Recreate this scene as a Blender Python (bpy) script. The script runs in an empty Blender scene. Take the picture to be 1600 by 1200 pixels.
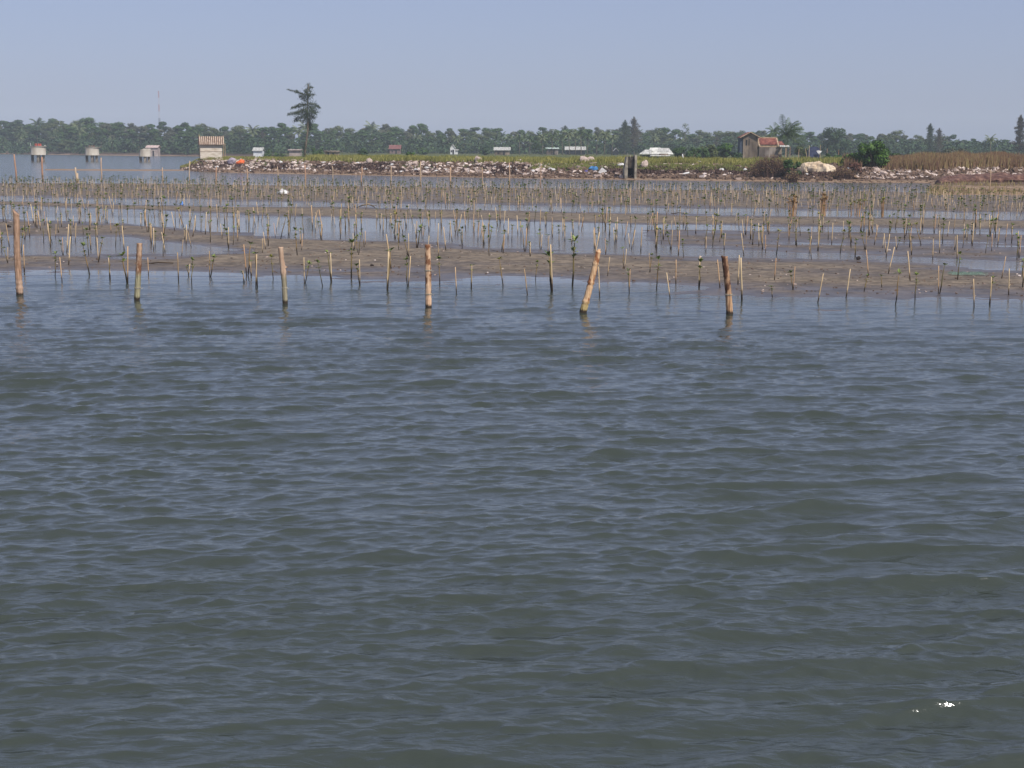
import bpy, math, random
import numpy as np
from mathutils import Vector, Matrix
R = math.radians
rnd = random.Random(11)
NR = np.random.RandomState(5)
S = bpy.context.scene
C = S.collection

# ------------------------------------------------------------------ camera
F = 2400.0; CAMH = 3.0; HY = 231.5; ROLL = R(0.25)
PITCH = math.atan((600 - HY) / F)
cam = bpy.data.objects.new('camera', bpy.data.cameras.new('camera'))
C.objects.link(cam); S.camera = cam
cam.data.sensor_width = 36; cam.data.lens = F / 1600 * 36
cam.data.clip_start = 0.1; cam.data.clip_end = 6000
CM = Matrix.Rotation(R(90) - PITCH, 3, 'X') @ Matrix.Rotation(ROLL, 3, 'Z')
cam.rotation_euler = CM.to_euler(); cam.location = (0, 0, CAMH)

def ray(px, py): return CM @ Vector(((px - 800) / F, (600 - py) / F, -1))
def at(px, py, z=0.0):
    d = ray(px, py); t = (z - CAMH) / d.z
    return Vector((d.x * t, d.y * t, z))
def atd(px, py, Y):
    d = ray(px, py); t = Y / d.y
    return Vector((d.x * t, Y, CAMH + d.z * t))
def uof(px): d = ray(px, 270); return d.x / d.y

# ------------------------------------------------------------------ world, sun, exposure
SUN_EL, SUN_AZ = R(48), R(142)     # azimuth clockwise from +Y: behind the camera, to the right
w = bpy.data.worlds.new('World'); S.world = w; w.use_nodes = True
nt = w.node_tree; bg = nt.nodes['Background']
sky = nt.nodes.new('ShaderNodeTexSky'); sky.sky_type = 'NISHITA'; sky.sun_disc = False
sky.sun_elevation = SUN_EL; sky.sun_rotation = SUN_AZ
sky.air_density = 1.0; sky.dust_density = 1.2; sky.ozone_density = 3.0
hs = nt.nodes.new('ShaderNodeHueSaturation'); hs.inputs['Saturation'].default_value = 1.0
nt.links.new(sky.outputs[0], hs.inputs['Color']); wb = nt.nodes.new('ShaderNodeMixRGB'); wb.blend_type = 'MULTIPLY'; wb.inputs[0].default_value = 1
wb.inputs[2].default_value = (.95, .955, 1.19, 1)
hz = nt.nodes.new('ShaderNodeMixRGB'); hz.inputs[0].default_value = .60; hz.inputs[2].default_value = (3.75, 4.22, 6.0, 1)   # even high haze mixed over the clear sky
nt.links.new(hs.outputs[0], wb.inputs[1]); nt.links.new(wb.outputs[0], hz.inputs[1]); nt.links.new(hz.outputs[0], bg.inputs['Color'])
bg.inputs['Strength'].default_value = 0.09
sun = bpy.data.objects.new('sun', bpy.data.lights.new('sun', 'SUN')); C.objects.link(sun)
sun.data.energy = 3.9; sun.data.angle = R(0.53); sun.data.color = (1.0, 0.95, 0.88)
sv = Vector((math.sin(SUN_AZ) * math.cos(SUN_EL), math.cos(SUN_AZ) * math.cos(SUN_EL), math.sin(SUN_EL)))
sun.rotation_euler = sv.to_track_quat('Z', 'Y').to_euler()
S.view_settings.view_transform = 'Standard'; S.view_settings.look = 'None'
S.view_settings.exposure = 0.10; S.view_settings.gamma = 1.0
S.cycles.volume_bounces = 1; S.cycles.max_bounces = 6; S.cycles.transparent_max_bounces = 6

# ------------------------------------------------------------------ helpers
def tag(o, label=None, cat=None, group=None, kind=None):
    if label: o['label'] = label
    if cat: o['category'] = cat
    if group: o['group'] = group
    if kind: o['kind'] = kind
    return o
def empty(name, loc, rz=0.0, sc=1.0):
    o = bpy.data.objects.new(name, None); C.objects.link(o); o.empty_display_size = 0.2
    o.location = loc; o.rotation_euler = (0, 0, rz); o.scale = (sc,) * 3
    return o
def copytree(o, parent=None):
    c = o.copy(); C.objects.link(c); c.parent = parent
    for ch in list(o.children): copytree(ch, c)
    return c
def meshobj(name, me, m, parent=None):
    o = bpy.data.objects.new(name, me); C.objects.link(o)
    if m: me.materials.append(m)
    if parent: o.parent = parent
    return o
def mesh_np(name, V, Q, m, parent=None, smooth=True, attr=None):
    me = bpy.data.meshes.new(name); k = Q.shape[1]
    me.vertices.add(len(V)); me.vertices.foreach_set('co', V.astype(np.float32).ravel())
    me.loops.add(Q.size); me.loops.foreach_set('vertex_index', Q.astype(np.int32).ravel())
    me.polygons.add(len(Q)); me.polygons.foreach_set('loop_start', np.arange(0, Q.size, k, dtype=np.int32))
    me.polygons.foreach_set('loop_total', np.full(len(Q), k, dtype=np.int32))
    me.polygons.foreach_set('use_smooth', np.full(len(Q), smooth, dtype=bool))
    if attr:
        a = me.attributes.new(attr[0], 'FLOAT', 'POINT'); a.data.foreach_set('value', attr[1].astype(np.float32))
    me.update(calc_edges=True)
    return meshobj(name, me, m, parent)
def grid_quads(nr, nc):
    i = np.arange(nr - 1)[:, None] * nc + np.arange(nc - 1)[None, :]
    return np.stack([i, i + 1, i + nc + 1, i + nc], -1).reshape(-1, 4)

class MB:
    def __init__(s): s.v = []; s.f = []
    def add(s, vs, fs):
        n = len(s.v); s.v += [tuple(p) for p in vs]; s.f += [tuple(i + n for i in f) for f in fs]; return s
    def box(s, c, d, rz=0, ry=0, rx=0, jit=0):
        M = Matrix.Rotation(rz, 3, 'Z') @ Matrix.Rotation(ry, 3, 'Y') @ Matrix.Rotation(rx, 3, 'X')
        vs = [Vector(c) + M @ Vector((x * d[0] / 2 * (1 + rnd.uniform(-jit, jit)), y * d[1] / 2 * (1 + rnd.uniform(-jit, jit)),
              z * d[2] / 2 * (1 + rnd.uniform(-jit, jit)))) for x in (-1, 1) for y in (-1, 1) for z in (-1, 1)]
        return s.add(vs, [(0, 1, 3, 2), (4, 6, 7, 5), (0, 4, 5, 1), (2, 3, 7, 6), (0, 2, 6, 4), (1, 5, 7, 3)])
    def tube(s, path, rad, n=8, cap=True, squash=1.0):
        path = [Vector(p) for p in path]; vs = []; fs = []
        ref = Vector((1, 0, 0)) if abs((path[-1] - path[0]).normalized().x) < .8 else Vector((0, 0, 1))
        for i, p in enumerate(path):
            t = (path[min(i + 1, len(path) - 1)] - path[max(i - 1, 0)]).normalized()
            a = t.cross(ref).normalized(); b = t.cross(a)
            r = rad[i] if hasattr(rad, '__len__') else rad
            for k in range(n):
                q = 2 * math.pi * k / n
                vs.append(p + a * math.cos(q) * r + b * math.sin(q) * r * squash)
        for i in range(len(path) - 1):
            for k in range(n):
                fs.append((i * n + k, i * n + (k + 1) % n, (i + 1) * n + (k + 1) % n, (i + 1) * n + k))
        if cap:
            fs.append(tuple(range(n))[::-1]); fs.append(tuple((len(path) - 1) * n + k for k in range(n)))
        return s.add(vs, fs)
    def prism(s, poly, depth_vec):
        n = len(poly); d = Vector(depth_vec)
        vs = [Vector(p) for p in poly] + [Vector(p) + d for p in poly]
        fs = [tuple(range(n)), tuple(range(2 * n - 1, n - 1, -1))] + [(i, i + n, (i + 1) % n + n, (i + 1) % n) for i in range(n)]
        return s.add(vs, fs)
    def card(s, c, a, b):        # a bent leaf: two triangles sharing a mid rib
        c = Vector(c); a = Vector(a); b = Vector(b)
        return s.add([c - a, c - b * .5, c + a, c + b * .5], [(0, 1, 2, 3)])
    def build(s, name, m, parent=None, smooth=False):
        me = bpy.data.meshes.new(name); me.from_pydata(s.v, [], s.f)
        if smooth: me.polygons.foreach_set('use_smooth', [True] * len(me.polygons))
        me.update()
        return meshobj(name, me, m, parent)

def lin(c):
    return tuple((x / 255 / 12.92 if x <= 10 else ((x / 255 + .055) / 1.055) ** 2.4) for x in c) + (1,)
def mat(name, cols, rough=0.8, scale=2.0, mode='noise', stretch=(1, 1, 1), bump=0.0, bscale=None, detail=6, spec=0.3, coord='Object', contrast=(.35, .65)):
    m = bpy.data.materials.new(name); m.use_nodes = True; t = m.node_tree; L = t.links
    b = t.nodes['Principled BSDF']; b.inputs['Roughness'].default_value = rough
    b.inputs['Specular IOR Level'].default_value = spec
    tc = t.nodes.new('ShaderNodeTexCoord'); mp = t.nodes.new('ShaderNodeMapping'); mp.inputs['Scale'].default_value = stretch
    L.new(tc.outputs[coord], mp.inputs[0])
    no = t.nodes.new('ShaderNodeTexNoise'); no.inputs['Scale'].default_value = scale; no.inputs['Detail'].default_value = detail
    L.new(mp.outputs[0], no.inputs['Vector'])
    fac = no.outputs['Fac']
    if mode == 'island':
        g = t.nodes.new('ShaderNodeNewGeometry')
        mx = t.nodes.new('ShaderNodeMath'); mx.operation = 'MULTIPLY_ADD'; L.new(g.outputs['Random Per Island'], mx.inputs[0])
        mx.inputs[1].default_value = 0.5; ad = t.nodes.new('ShaderNodeMath'); ad.operation = 'MULTIPLY_ADD'
        L.new(no.outputs['Fac'], ad.inputs[0]); ad.inputs[1].default_value = 0.5; ad.inputs[2].default_value = 0
        L.new(ad.outputs[0], mx.inputs[2]); fac = mx.outputs[0]
    if mode == 'island' and contrast == (.35, .65): contrast = (.15, .85)
    cr = t.nodes.new('ShaderNodeValToRGB'); L.new(fac, cr.inputs[0])
    lo, hi = contrast; n = len(cols); e = cr.color_ramp.elements
    e[0].position = lo; e[0].color = lin(cols[0]); e[1].position = hi; e[1].color = lin(cols[-1])
    for i in range(1, n - 1):
        q = e.new(lo + (hi - lo) * i / (n - 1)); q.color = lin(cols[i])
    L.new(cr.outputs[0], b.inputs['Base Color'])
    if bump:
        n2 = t.nodes.new('ShaderNodeTexNoise'); n2.inputs['Scale'].default_value = bscale or scale * 3; n2.inputs['Detail'].default_value = 5
        L.new(mp.outputs[0], n2.inputs['Vector']); bp = t.nodes.new('ShaderNodeBump'); bp.inputs['Strength'].default_value = bump
        bp.inputs['Distance'].default_value = 0.02; L.new(n2.outputs['Fac'], bp.inputs['Height']); L.new(bp.outputs[0], b.inputs['Normal'])
    return m

def vnoise(x, y, seed=0):       # smooth value noise, numpy
    xi = np.floor(x).astype(np.int64); yi = np.floor(y).astype(np.int64); fx = x - xi; fy = y - yi
    fx = fx * fx * (3 - 2 * fx); fy = fy * fy * (3 - 2 * fy)
    def h(a, b):
        n = (a * 374761393 + b * 668265263 + seed * 974711) & 0x7fffffff
        n = ((n ^ (n >> 13)) * 1274126177) & 0x7fffffff
        return ((n ^ (n >> 16)) & 0xffff) / 65535.0
    return (h(xi, yi) * (1 - fx) + h(xi + 1, yi) * fx) * (1 - fy) + (h(xi, yi + 1) * (1 - fx) + h(xi + 1, yi + 1) * fx) * fy
def fbm(x, y, seed=0, o=4):
    s = 0; a = .5; t = 0
    for k in range(o): s = s + a * vnoise(x * 2 ** k, y * 2 ** k, seed + k); t += a; a *= .5
    return s / t - .5
def sstep(a, b, x): t = np.clip((x - a) / (b - a), 0, 1); return t * t * (3 - 2 * t)

# traced shorelines, turned into ground distance Y as a function of the bearing u = x / Y
def line(pts, z=0.0):
    P = [at(px, py, z) for px, py in pts]
    us = np.array([p.x / p.y for p in P]); ys = np.array([p.y for p in P])
    return lambda u: np.interp(u, us, ys)
EDGES = [line(p) for p in (
    [(-300, 417), (0, 421), (200, 423), (400, 427), (600, 430), (800, 434), (1000, 441), (1200, 456), (1400, 461), (1600, 464), (1900, 470)],      # front strip, near edge
    [(-300, 395), (0, 399), (200, 399), (290, 398), (340, 392), (400, 368), (600, 378), (800, 389), (1000, 397), (1200, 404), (1400, 413), (1600, 424), (1900, 436)],
    [(-300, 318), (0, 322), (200, 328), (400, 337), (600, 342), (800, 346), (1000, 352), (1200, 355), (1400, 357), (1600, 360), (1900, 362)],     # sand bar, near edge
    [(-300, 309), (0, 314), (200, 319), (400, 322), (600, 325), (800, 329), (1000, 333), (1200, 337), (1400, 340), (1600, 343), (1900, 347)],
    [(-300, 304), (0, 308), (200, 311), (400, 314), (600, 318), (800, 320), (1000, 323), (1200, 327), (1400, 330), (1600, 334), (1900, 338)],     # planted flat
    [(-300, 283), (0, 286), (200, 286), (400, 289), (600, 291), (800, 293), (1000, 295), (1200, 297), (1400, 300), (1500, 304), (1900, 305)])]
LB0 = line([(-300, 366), (0, 367), (200, 370), (300, 384), (390, 391)]); LB1 = line([(-300, 397), (0, 398), (290, 397), (390, 393)])
UP0 = line([(-300, 343), (0, 344), (200, 348), (300, 360), (400, 366)])

def mud_height(u, Y):
    x = u * Y
    e = [f(u) for f in EDGES]
    wob = fbm(x / 9, Y / 5, 3, 3) * 1.2 * (Y / 50)
    Yw = Y + wob
    def band(a, b, k=0.022, top=.05):        # + between a and b (a nearer)
        d = np.minimum(Yw - a, b - Yw); return np.clip(d * k, -.12, top)
    h = np.maximum(band(e[0], e[1], .011, .032), band(e[2], e[3], .012, .05))
    h = np.maximum(h, band(e[4], e[5], .006, .022))
    # left lagoon: water pool inside the merged flat, strip of wet mud behind it
    left = u < uof(395)
    pool = np.minimum(Yw - LB1(u), LB0(u) - Yw)
    strip = np.minimum(Yw - LB0(u), UP0(u) - Yw)
    h = np.where(left, np.maximum(h, np.clip(strip * .01, -.12, .025)), h)
    h = np.where(left & (pool > -1), np.minimum(h, -pool * .02), h)
    # right: half-drained wet mud between the channel threads
    wet = np.maximum(sstep(uof(640), uof(1080), u), (1 - sstep(uof(60), uof(330), u)) * .9) * sstep(0, 1.2, Yw - (e[1] + 2.2)) * sstep(0, 1.2, (e[2] - 2.2) - Yw)
    h = np.maximum(h, wet * .021 - .010 - (1 - wet) * .2)
    wl = sstep(uof(-200), uof(60), u) * (1 - sstep(uof(150), uof(420), u))
    h = h + fbm(x / 2.6, Y / 1.6, 8, 5) * .046 + fbm(x / .6, Y / .4, 21, 3) * .012
    return h

# ------------------------------------------------------------------ structure: water
def water_material():
    m = bpy.data.materials.new('turbid_water'); m.use_nodes = True; t = m.node_tree; L = t.links
    b = t.nodes['Principled BSDF']; b.inputs['IOR'].default_value = 1.45
    sh = t.nodes.new('ShaderNodeAttribute'); sh.attribute_name = 'shallow'; cm = t.nodes.new('ShaderNodeMixRGB')
    L.new(sh.outputs['Fac'], cm.inputs[0]); cm.inputs[1].default_value = (0.042, 0.051, 0.039, 1); cm.inputs[2].default_value = (0.135, 0.115, 0.092, 1); L.new(cm.outputs[0], b.inputs['Base Color'])
    at_ = t.nodes.new('ShaderNodeAttribute'); at_.attribute_name = 'chop'
    mr = t.nodes.new('ShaderNodeMapRange'); L.new(at_.outputs['Fac'], mr.inputs[0]); mr.inputs[3].default_value = .07; mr.inputs[4].default_value = .10
    L.new(mr.outputs[0], b.inputs['Roughness'])
    tc = t.nodes.new('ShaderNodeTexCoord')
    def nz(sc, st, det):
        mp = t.nodes.new('ShaderNodeMapping'); mp.inputs['Scale'].default_value = st; mp.inputs['Rotation'].default_value = (0, 0, R(-12))
        L.new(tc.outputs['Object'], mp.inputs[0]); n = t.nodes.new('ShaderNodeTexNoise'); n.inputs['Scale'].default_value = sc
        n.inputs['Detail'].default_value = det; n.inputs['Distortion'].default_value = .4; L.new(mp.outputs[0], n.inputs['Vector']); return n.outputs['Fac']
    a = nz(9, (.45, 1, 1), 5); c = nz(2.2, (.4, 1, 1), 3)
    ad = t.nodes.new('ShaderNodeMath'); ad.operation = 'MULTIPLY_ADD'; L.new(c, ad.inputs[0]); ad.inputs[1].default_value = 2.0; L.new(a, ad.inputs[2])
    bp = t.nodes.new('ShaderNodeBump'); bp.inputs['Distance'].default_value = .05
    ms = t.nodes.new('ShaderNodeMath'); ms.operation = 'MULTIPLY'; L.new(at_.outputs['Fac'], ms.inputs[0]); ms.inputs[1].default_value = .28
    L.new(ms.outputs[0], bp.inputs['Strength']); L.new(ad.outputs[0], bp.inputs['Height']); L.new(bp.outputs[0], b.inputs['Normal'])
    return m
M_water = water_material()

def build_water():
    uc = np.linspace(-.375, .375, 1150)
    side = np.geomspace(.005, .9, 30)
    us = np.concatenate([-.375 - side[::-1], uc, .375 + side])
    q = np.arange(1010, 0, -1.0)             # rows: even steps of 1/Y so that near waves are finely cut
    Yn = 3.0 * F / np.arange(1560, 205, -1.05)
    Yf = 3.0 * F / np.linspace(204.5, 3.0, 330)
    Y = np.concatenate([Yn, Yf])
    U, YY = np.meshgrid(us, Y); X = U * YY
    Z = np.zeros_like(X); DX = np.zeros_like(X); DY = np.zeros_like(X)
    n = len(Yn) + 8
    x = X[:n]; y = YY[:n]
    e0 = EDGES[0](U[:n])
    fade = sstep(-1.0, 12.0, e0 - y)
    fade = .10 * sstep(-2, 3, e0 - y) + .90 * fade
    gust = .45 + 2.4 * np.clip(fbm(x / 2.6, y / 2.2, 40, 3) + .22, 0, .36)
    gust2 = .7 + 1.0 * (fbm(x / 1.3, y / 1.9, 50, 2) + .3)
    z = np.zeros_like(x); dx = np.zeros_like(x); dy = np.zeros_like(x)
    rs = np.random.RandomState(3)
    for k in range(110):
        lam = math.exp(rs.uniform(math.log(.08), math.log(.9)))
        if k < 22: lam = rs.uniform(.6, 1.3)
        th = R(-90 + 12 + rs.normal(0, 12 if lam > .6 else 28))
        K = 2 * math.pi / lam; sl = (.0185 if lam > .6 else .021 if lam > .25 else .026)
        A = sl / K; ph = rs.uniform(0, 6.28)
        cx, cy = math.cos(th), math.sin(th)
        p = K * (cx * x + cy * y) + ph + 1.3 * np.sin(x * .7 / max(lam, .4) + ph * 3) * .5
        g = gust if lam > .5 else gust2
        cs = np.cos(p); sn = np.sin(p)
        if lam > .3:
            p2 = p + .45 * np.sin(p); sk_ = (.5 + .5 * np.cos(p2)); z += A * g * (2.3 * sk_ ** 2.2 - .9)
        else: z += A * g * cs
        dx -= cx * A * g * sn * 1.5; dy -= cy * A * g * sn * 1.5
    Z[:n] = z * fade; DX[:n] = dx * fade; DY[:n] = dy * fade
    e0a = EDGES[0](U)
    chop = sstep(-1.5, 5, e0a - YY)
    calm = .28 + 1.6 * np.clip(fbm(X / 22, YY / 4.5, 61, 3) * 5 + .25, 0, 1)
    far = sstep(0, 8, YY - EDGES[5](U))
    chop = np.maximum(chop, calm * (1 - far) + far * 3.2)
    V = np.stack([X + DX, YY + DY, Z], -1).reshape(-1, 3)
    o = mesh_np('water', V, grid_quads(len(Y), len(us)), M_water, attr=('chop', chop.ravel()))
    shal = sstep(-3.0, 1.5, YY - e0a) * (1 - far * .75) * .85
    a = o.data.attributes.new('shallow', 'FLOAT', 'POINT'); a.data.foreach_set('value', shal.ravel().astype(np.float32))
    tag(o, kind='structure')
build_water()

# ------------------------------------------------------------------ structure: mud flat
def mud_material():
    m = bpy.data.materials.new('tidal_mud'); m.use_nodes = True; t = m.node_tree; L = t.links
    b = t.nodes['Principled BSDF']; b.inputs['Specular IOR Level'].default_value = .4
    g = t.nodes.new('ShaderNodeNewGeometry'); sx = t.nodes.new('ShaderNodeSeparateXYZ'); L.new(g.outputs['Position'], sx.inputs[0])
    n1 = t.nodes.new('ShaderNodeTexNoise'); n1.inputs['Scale'].default_value = .8; n1.inputs['Detail'].default_value = 8
    n2 = t.nodes.new('ShaderNodeTexNoise'); n2.inputs['Scale'].default_value = 14; n2.inputs['Detail'].default_value = 6
    for n in (n1, n2): L.new(g.outputs['Position'], n.inputs['Vector'])
    cr = t.nodes.new('ShaderNodeValToRGB'); L.new(n1.outputs['Fac'], cr.inputs[0]); e = cr.color_ramp.elements
    e[0].position = .3; e[0].color = lin((114, 102, 86)); e[1].position = .7; e[1].color = lin((146, 130, 108))
    c2 = t.nodes.new('ShaderNodeValToRGB'); L.new(n2.outputs['Fac'], c2.inputs[0]); e = c2.color_ramp.elements
    e[0].position = .34; e[0].color = (.55, .52, .5, 1); e[1].position = .56; e[1].color = (1, 1, 1, 1)
    mu = t.nodes.new('ShaderNodeMixRGB'); mu.blend_type = 'MULTIPLY'; mu.inputs[0].default_value = .8
    L.new(cr.outputs[0], mu.inputs[1]); L.new(c2.outputs[0], mu.inputs[2])
    wt = t.nodes.new('ShaderNodeMapRange'); L.new(sx.outputs[2], wt.inputs[0]); wt.inputs[1].default_value = .004; wt.inputs[2].default_value = .035
    wm = t.nodes.new('ShaderNodeMixRGB'); wm.blend_type = 'MIX'; L.new(wt.outputs[0], wm.inputs[0])
    dk = t.nodes.new('ShaderNodeMixRGB'); dk.blend_type = 'MULTIPLY'; dk.inputs[0].default_value = 1; L.new(mu.outputs[0], dk.inputs[1]); dk.inputs[2].default_value = (.55, .52, .52, 1)
    L.new(dk.outputs[0], wm.inputs[1]); L.new(mu.outputs[0], wm.inputs[2]); L.new(wm.outputs[0], b.inputs['Base Color'])
    n3 = t.nodes.new('ShaderNodeTexNoise'); n3.inputs['Scale'].default_value = 3.2; n3.inputs['Detail'].default_value = 7; L.new(g.outputs['Position'], n3.inputs['Vector'])
    for n_ in (mu,): pass
    c3 = t.nodes.new('ShaderNodeValToRGB'); L.new(n3.outputs['Fac'], c3.inputs[0]); c3.color_ramp.elements[0].position = .40; c3.color_ramp.elements[0].color = (.62, .60, .58, 1); c3.color_ramp.elements[1].position = .60
    m3 = t.nodes.new('ShaderNodeMixRGB'); m3.blend_type = 'MULTIPLY'; m3.inputs[0].default_value = 1; L.new(wm.outputs[0], m3.inputs[1]); L.new(c3.outputs[0], m3.inputs[2]); L.new(m3.outputs[0], b.inputs['Base Color'])
    rr = t.nodes.new('ShaderNodeMapRange'); L.new(wt.outputs[0], rr.inputs[0]); rr.inputs[3].default_value = .32; rr.inputs[4].default_value = .85
    L.new(rr.outputs[0], b.inputs['Roughness'])
    bp = t.nodes.new('ShaderNodeBump'); bp.inputs['Strength'].default_value = .6; bp.inputs['Distance'].default_value = .02
    L.new(n2.outputs['Fac'], bp.inputs['Height']); L.new(bp.outputs[0], b.inputs['Normal'])
    return m
M_mud = mud_material()
def build_mud():
    us = np.concatenate([np.linspace(-.8, -.37, 30)[:-1], np.linspace(-.37, .37, 760), np.linspace(.37, .8, 30)[1:]])
    Y = 3.0 * F / np.arange(262, 47, -.55)
    U, YY = np.meshgrid(us, Y)
    Z = mud_height(U, YY)
    Z[0] = -.5; Z[-1] = -.5
    V = np.stack([U * YY, YY, Z], -1).reshape(-1, 3)
    tag(mesh_np('mud_flat', V, grid_quads(len(Y), len(us)), M_mud), kind='structure')
build_mud()

# ------------------------------------------------------------------ structure: ground (bank, land behind, far shore)
BANK = line([(255, 262), (300, 268), (400, 271), (500, 272.5), (600, 274.5), (700, 276.5), (800, 278.5), (1000, 281), (1200, 283.5), (1300, 285), (1460, 286), (1600, 283), (1900, 283)])
FAR = line([(-400, 239), (0, 240.5), (150, 242.5), (300, 244), (420, 246), (480, 252)])
U_TIP0, U_TIP1 = uof(262), uof(330)
UR = uof(1462)
def ground_height(u, Y):
    x = u * Y
    d = Y - BANK(u) + fbm(x / 5, Y / 5, 70, 3) * 3
    prof = np.interp(d, [-12, 0, 2.5, 4, 8.5, 12, 60, 140, 400], [-1.0, 0, .22, .38, 1.2, 1.5, 1.5, 1.25, 1.0])
    tip = sstep(U_TIP0, U_TIP1, u)
    prof = np.where(prof > 0, prof * tip, prof) - (1 - tip) * .5 * (u < U_TIP1)
    back = sstep(uof(440), uof(470), u)              # the spit's rear shore, only left of the lone tree
    rear = np.interp(d, [36, 52], [1, 0]) * (1 - back) + back
    prof = np.where(prof > 0, prof * rear - (1 - rear) * .8, prof)
    f = Y - FAR(u) + fbm(x / 30, Y / 30, 90, 2) * 14
    farp = np.interp(f, [-40, 0, 4, 20], [-1, 0, .5, 1.0])
    farp = np.where(u > uof(470), -1, farp)
    h = np.maximum(prof, farp)
    # thin bar running out from the tip of the spit
    bar = np.minimum(Y - 196 - fbm(x / 12, x * 0, 5, 2) * 6, 203 - Y) * .02 + .03
    bar = np.where((u < uof(290)) & (u > uof(70)), np.minimum(bar, .10), -1)
    h = np.maximum(h, bar)
    # low brown apron in the right corner
    ap = sstep(UR - .004, UR + .004, u) * np.interp(Y, [100, 104, 112, 128, 160], [-.4, .02, .12, .25, .3]) - .4 * (u < UR - .004)
    h = np.maximum(h, ap)
    return h + np.where(h > .0, fbm(x / 1.5, Y / 1.5, 33, 3) * .16 * np.clip(h * 3, 0, 1), 0)
def gz(x, y): return float(ground_height(np.array([x / y]), np.array([y]))[0])
def mz(x, y): return float(mud_height(np.array([x / y]), np.array([y]))[0])
def ground_material():
    m = bpy.data.materials.new('bank_soil'); m.use_nodes = True; t = m.node_tree; L = t.links
    b = t.nodes['Principled BSDF']; b.inputs['Roughness'].default_value = .95; b.inputs['Specular IOR Level'].default_value = .1
    g = t.nodes.new('ShaderNodeNewGeometry'); sx = t.nodes.new('ShaderNodeSeparateXYZ'); L.new(g.outputs['Position'], sx.inputs[0])
    n = t.nodes.new('ShaderNodeTexNoise'); n.inputs['Scale'].default_value = .7; n.inputs['Detail'].default_value = 8; L.new(g.outputs['Position'], n.inputs['Vector'])
    a = t.nodes.new('ShaderNodeMath'); a.operation = 'MULTIPLY_ADD'; L.new(n.outputs['Fac'], a.inputs[0]); a.inputs[1].default_value = .5; L.new(sx.outputs[2], a.inputs[2])
    cr = t.nodes.new('ShaderNodeValToRGB'); mr = t.nodes.new('ShaderNodeMapRange'); L.new(a.outputs[0], mr.inputs[0]); mr.inputs[1].default_value = .2; mr.inputs[2].default_value = 1.9
    L.new(mr.outputs[0], cr.inputs[0]); e = cr.color_ramp.elements
    e[0].position = 0; e[0].color = lin((138, 114, 94)); e[1].position = 1; e[1].color = lin((84, 92, 50))
    for p, c in ((.10, (142, 120, 98)), (.18, (98, 80, 70)), (.44, (88, 72, 62)), (.56, (84, 86, 50))):
        q = e.new(p); q.color = lin(c)
    L.new(cr.outputs[0], b.inputs['Base Color'])
    return m
def build_ground():
    us = np.concatenate([np.linspace(-1.2, -.4, 25)[:-1], np.linspace(-.4, .4, 700), np.linspace(.4, 1.2, 25)[1:]])
    Y = np.concatenate([np.arange(98, 240, .8), np.geomspace(241, 1500, 170)])
    U, YY = np.meshgrid(us, Y); Z = ground_height(U, YY); Z[0] = -1
    V = np.stack([U * YY, YY, Z], -1).reshape(-1, 3)
    tag(mesh_np('ground', V, grid_quads(len(Y), len(us)), ground_material()), kind='structure')
build_ground()

# ------------------------------------------------------------------ haze
hb = MB().box((0, 745, 15.5), (3400, 1530, 39)).build('haze', None); tag(hb, kind='stuff')
hm = bpy.data.materials.new('haze_air'); hm.use_nodes = True; t = hm.node_tree; t.nodes.remove(t.nodes['Principled BSDF'])
pv = t.nodes.new('ShaderNodeVolumePrincipled'); pv.inputs['Color'].default_value = (.80, .90, 1.0, 1)
pv.inputs['Density'].default_value = .00031; pv.inputs['Anisotropy'].default_value = -0.15
t.links.new(pv.outputs[0], t.nodes['Material Output'].inputs['Volume']); hb.data.materials.append(hm)

# ------------------------------------------------------------------ materials for things
M_bark = mat('grey_bark', [(92, 80, 68), (128, 114, 98)], .9, 3, stretch=(1, 1, .2))
M_leafs = [mat('leaf_green', [(30, 48, 22), (54, 80, 34), (86, 110, 50)], .7, .35, 'island'),
           mat('leaf_dark', [(30, 46, 30), (50, 72, 42), (78, 98, 58)], .7, .35, 'island'),
           mat('leaf_olive', [(48, 56, 30), (76, 86, 46), (108, 116, 66)], .7, .35, 'island'),
           mat('leaf_grey', [(50, 56, 42), (76, 80, 58), (104, 104, 80)], .75, .35, 'island')]
M_bright = mat('leaf_bright', [(26, 46, 14), (50, 82, 20), (98, 130, 42)], .55, .9, 'island')
M_palm = mat('palm_leaf', [(34, 50, 26), (60, 82, 42), (112, 124, 72)], .6, .8, 'island')
M_palmpale = mat('palm_leaf_pale', [(60, 74, 48), (98, 110, 72), (150, 152, 110)], .6, .8, 'island')
M_needle = mat('casuarina_needles', [(30, 42, 30), (52, 66, 46), (96, 106, 74)], .8, 1.5, 'island')
M_needlebrown = mat('casuarina_dry', [(56, 52, 46), (84, 76, 66), (110, 98, 84)], .8, 1.5, 'island')

# ------------------------------------------------------------------ crowns
def rdir():
    while True:
        v = Vector((rnd.uniform(-1, 1), rnd.uniform(-1, 1), rnd.uniform(-1, 1)))
        if .05 < v.length < 1: return v.normalized()
def leafcard(mb, p, nrm, s):
    a = nrm.cross(rdir())
    if a.length < .05: a = Vector((1, 0, 0))
    a.normalize(); b = nrm.cross(a)
    mb.card(p, a * s, b * s * rnd.uniform(.9, 1.4))
def crown(blobs, n, s, lumpy=.35):
    mb = MB(); tot = sum(b[3] ** 2 for b in blobs)
    for (x, y, z, r) in blobs:
        for k in range(int(n * r * r / tot)):
            d = rdir(); rr = r * (1 - rnd.random() ** 2 * .45) * (1 + lumpy * rnd.uniform(-.4, .4))
            p = Vector((x, y, z)) + Vector((d.x * rr, d.y * rr, d.z * rr * .8))
            leafcard(mb, p, (d + rdir() * .55 + Vector((0, 0, .25))).normalized(), s * rnd.uniform(.6, 1.25))
    return mb
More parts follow.
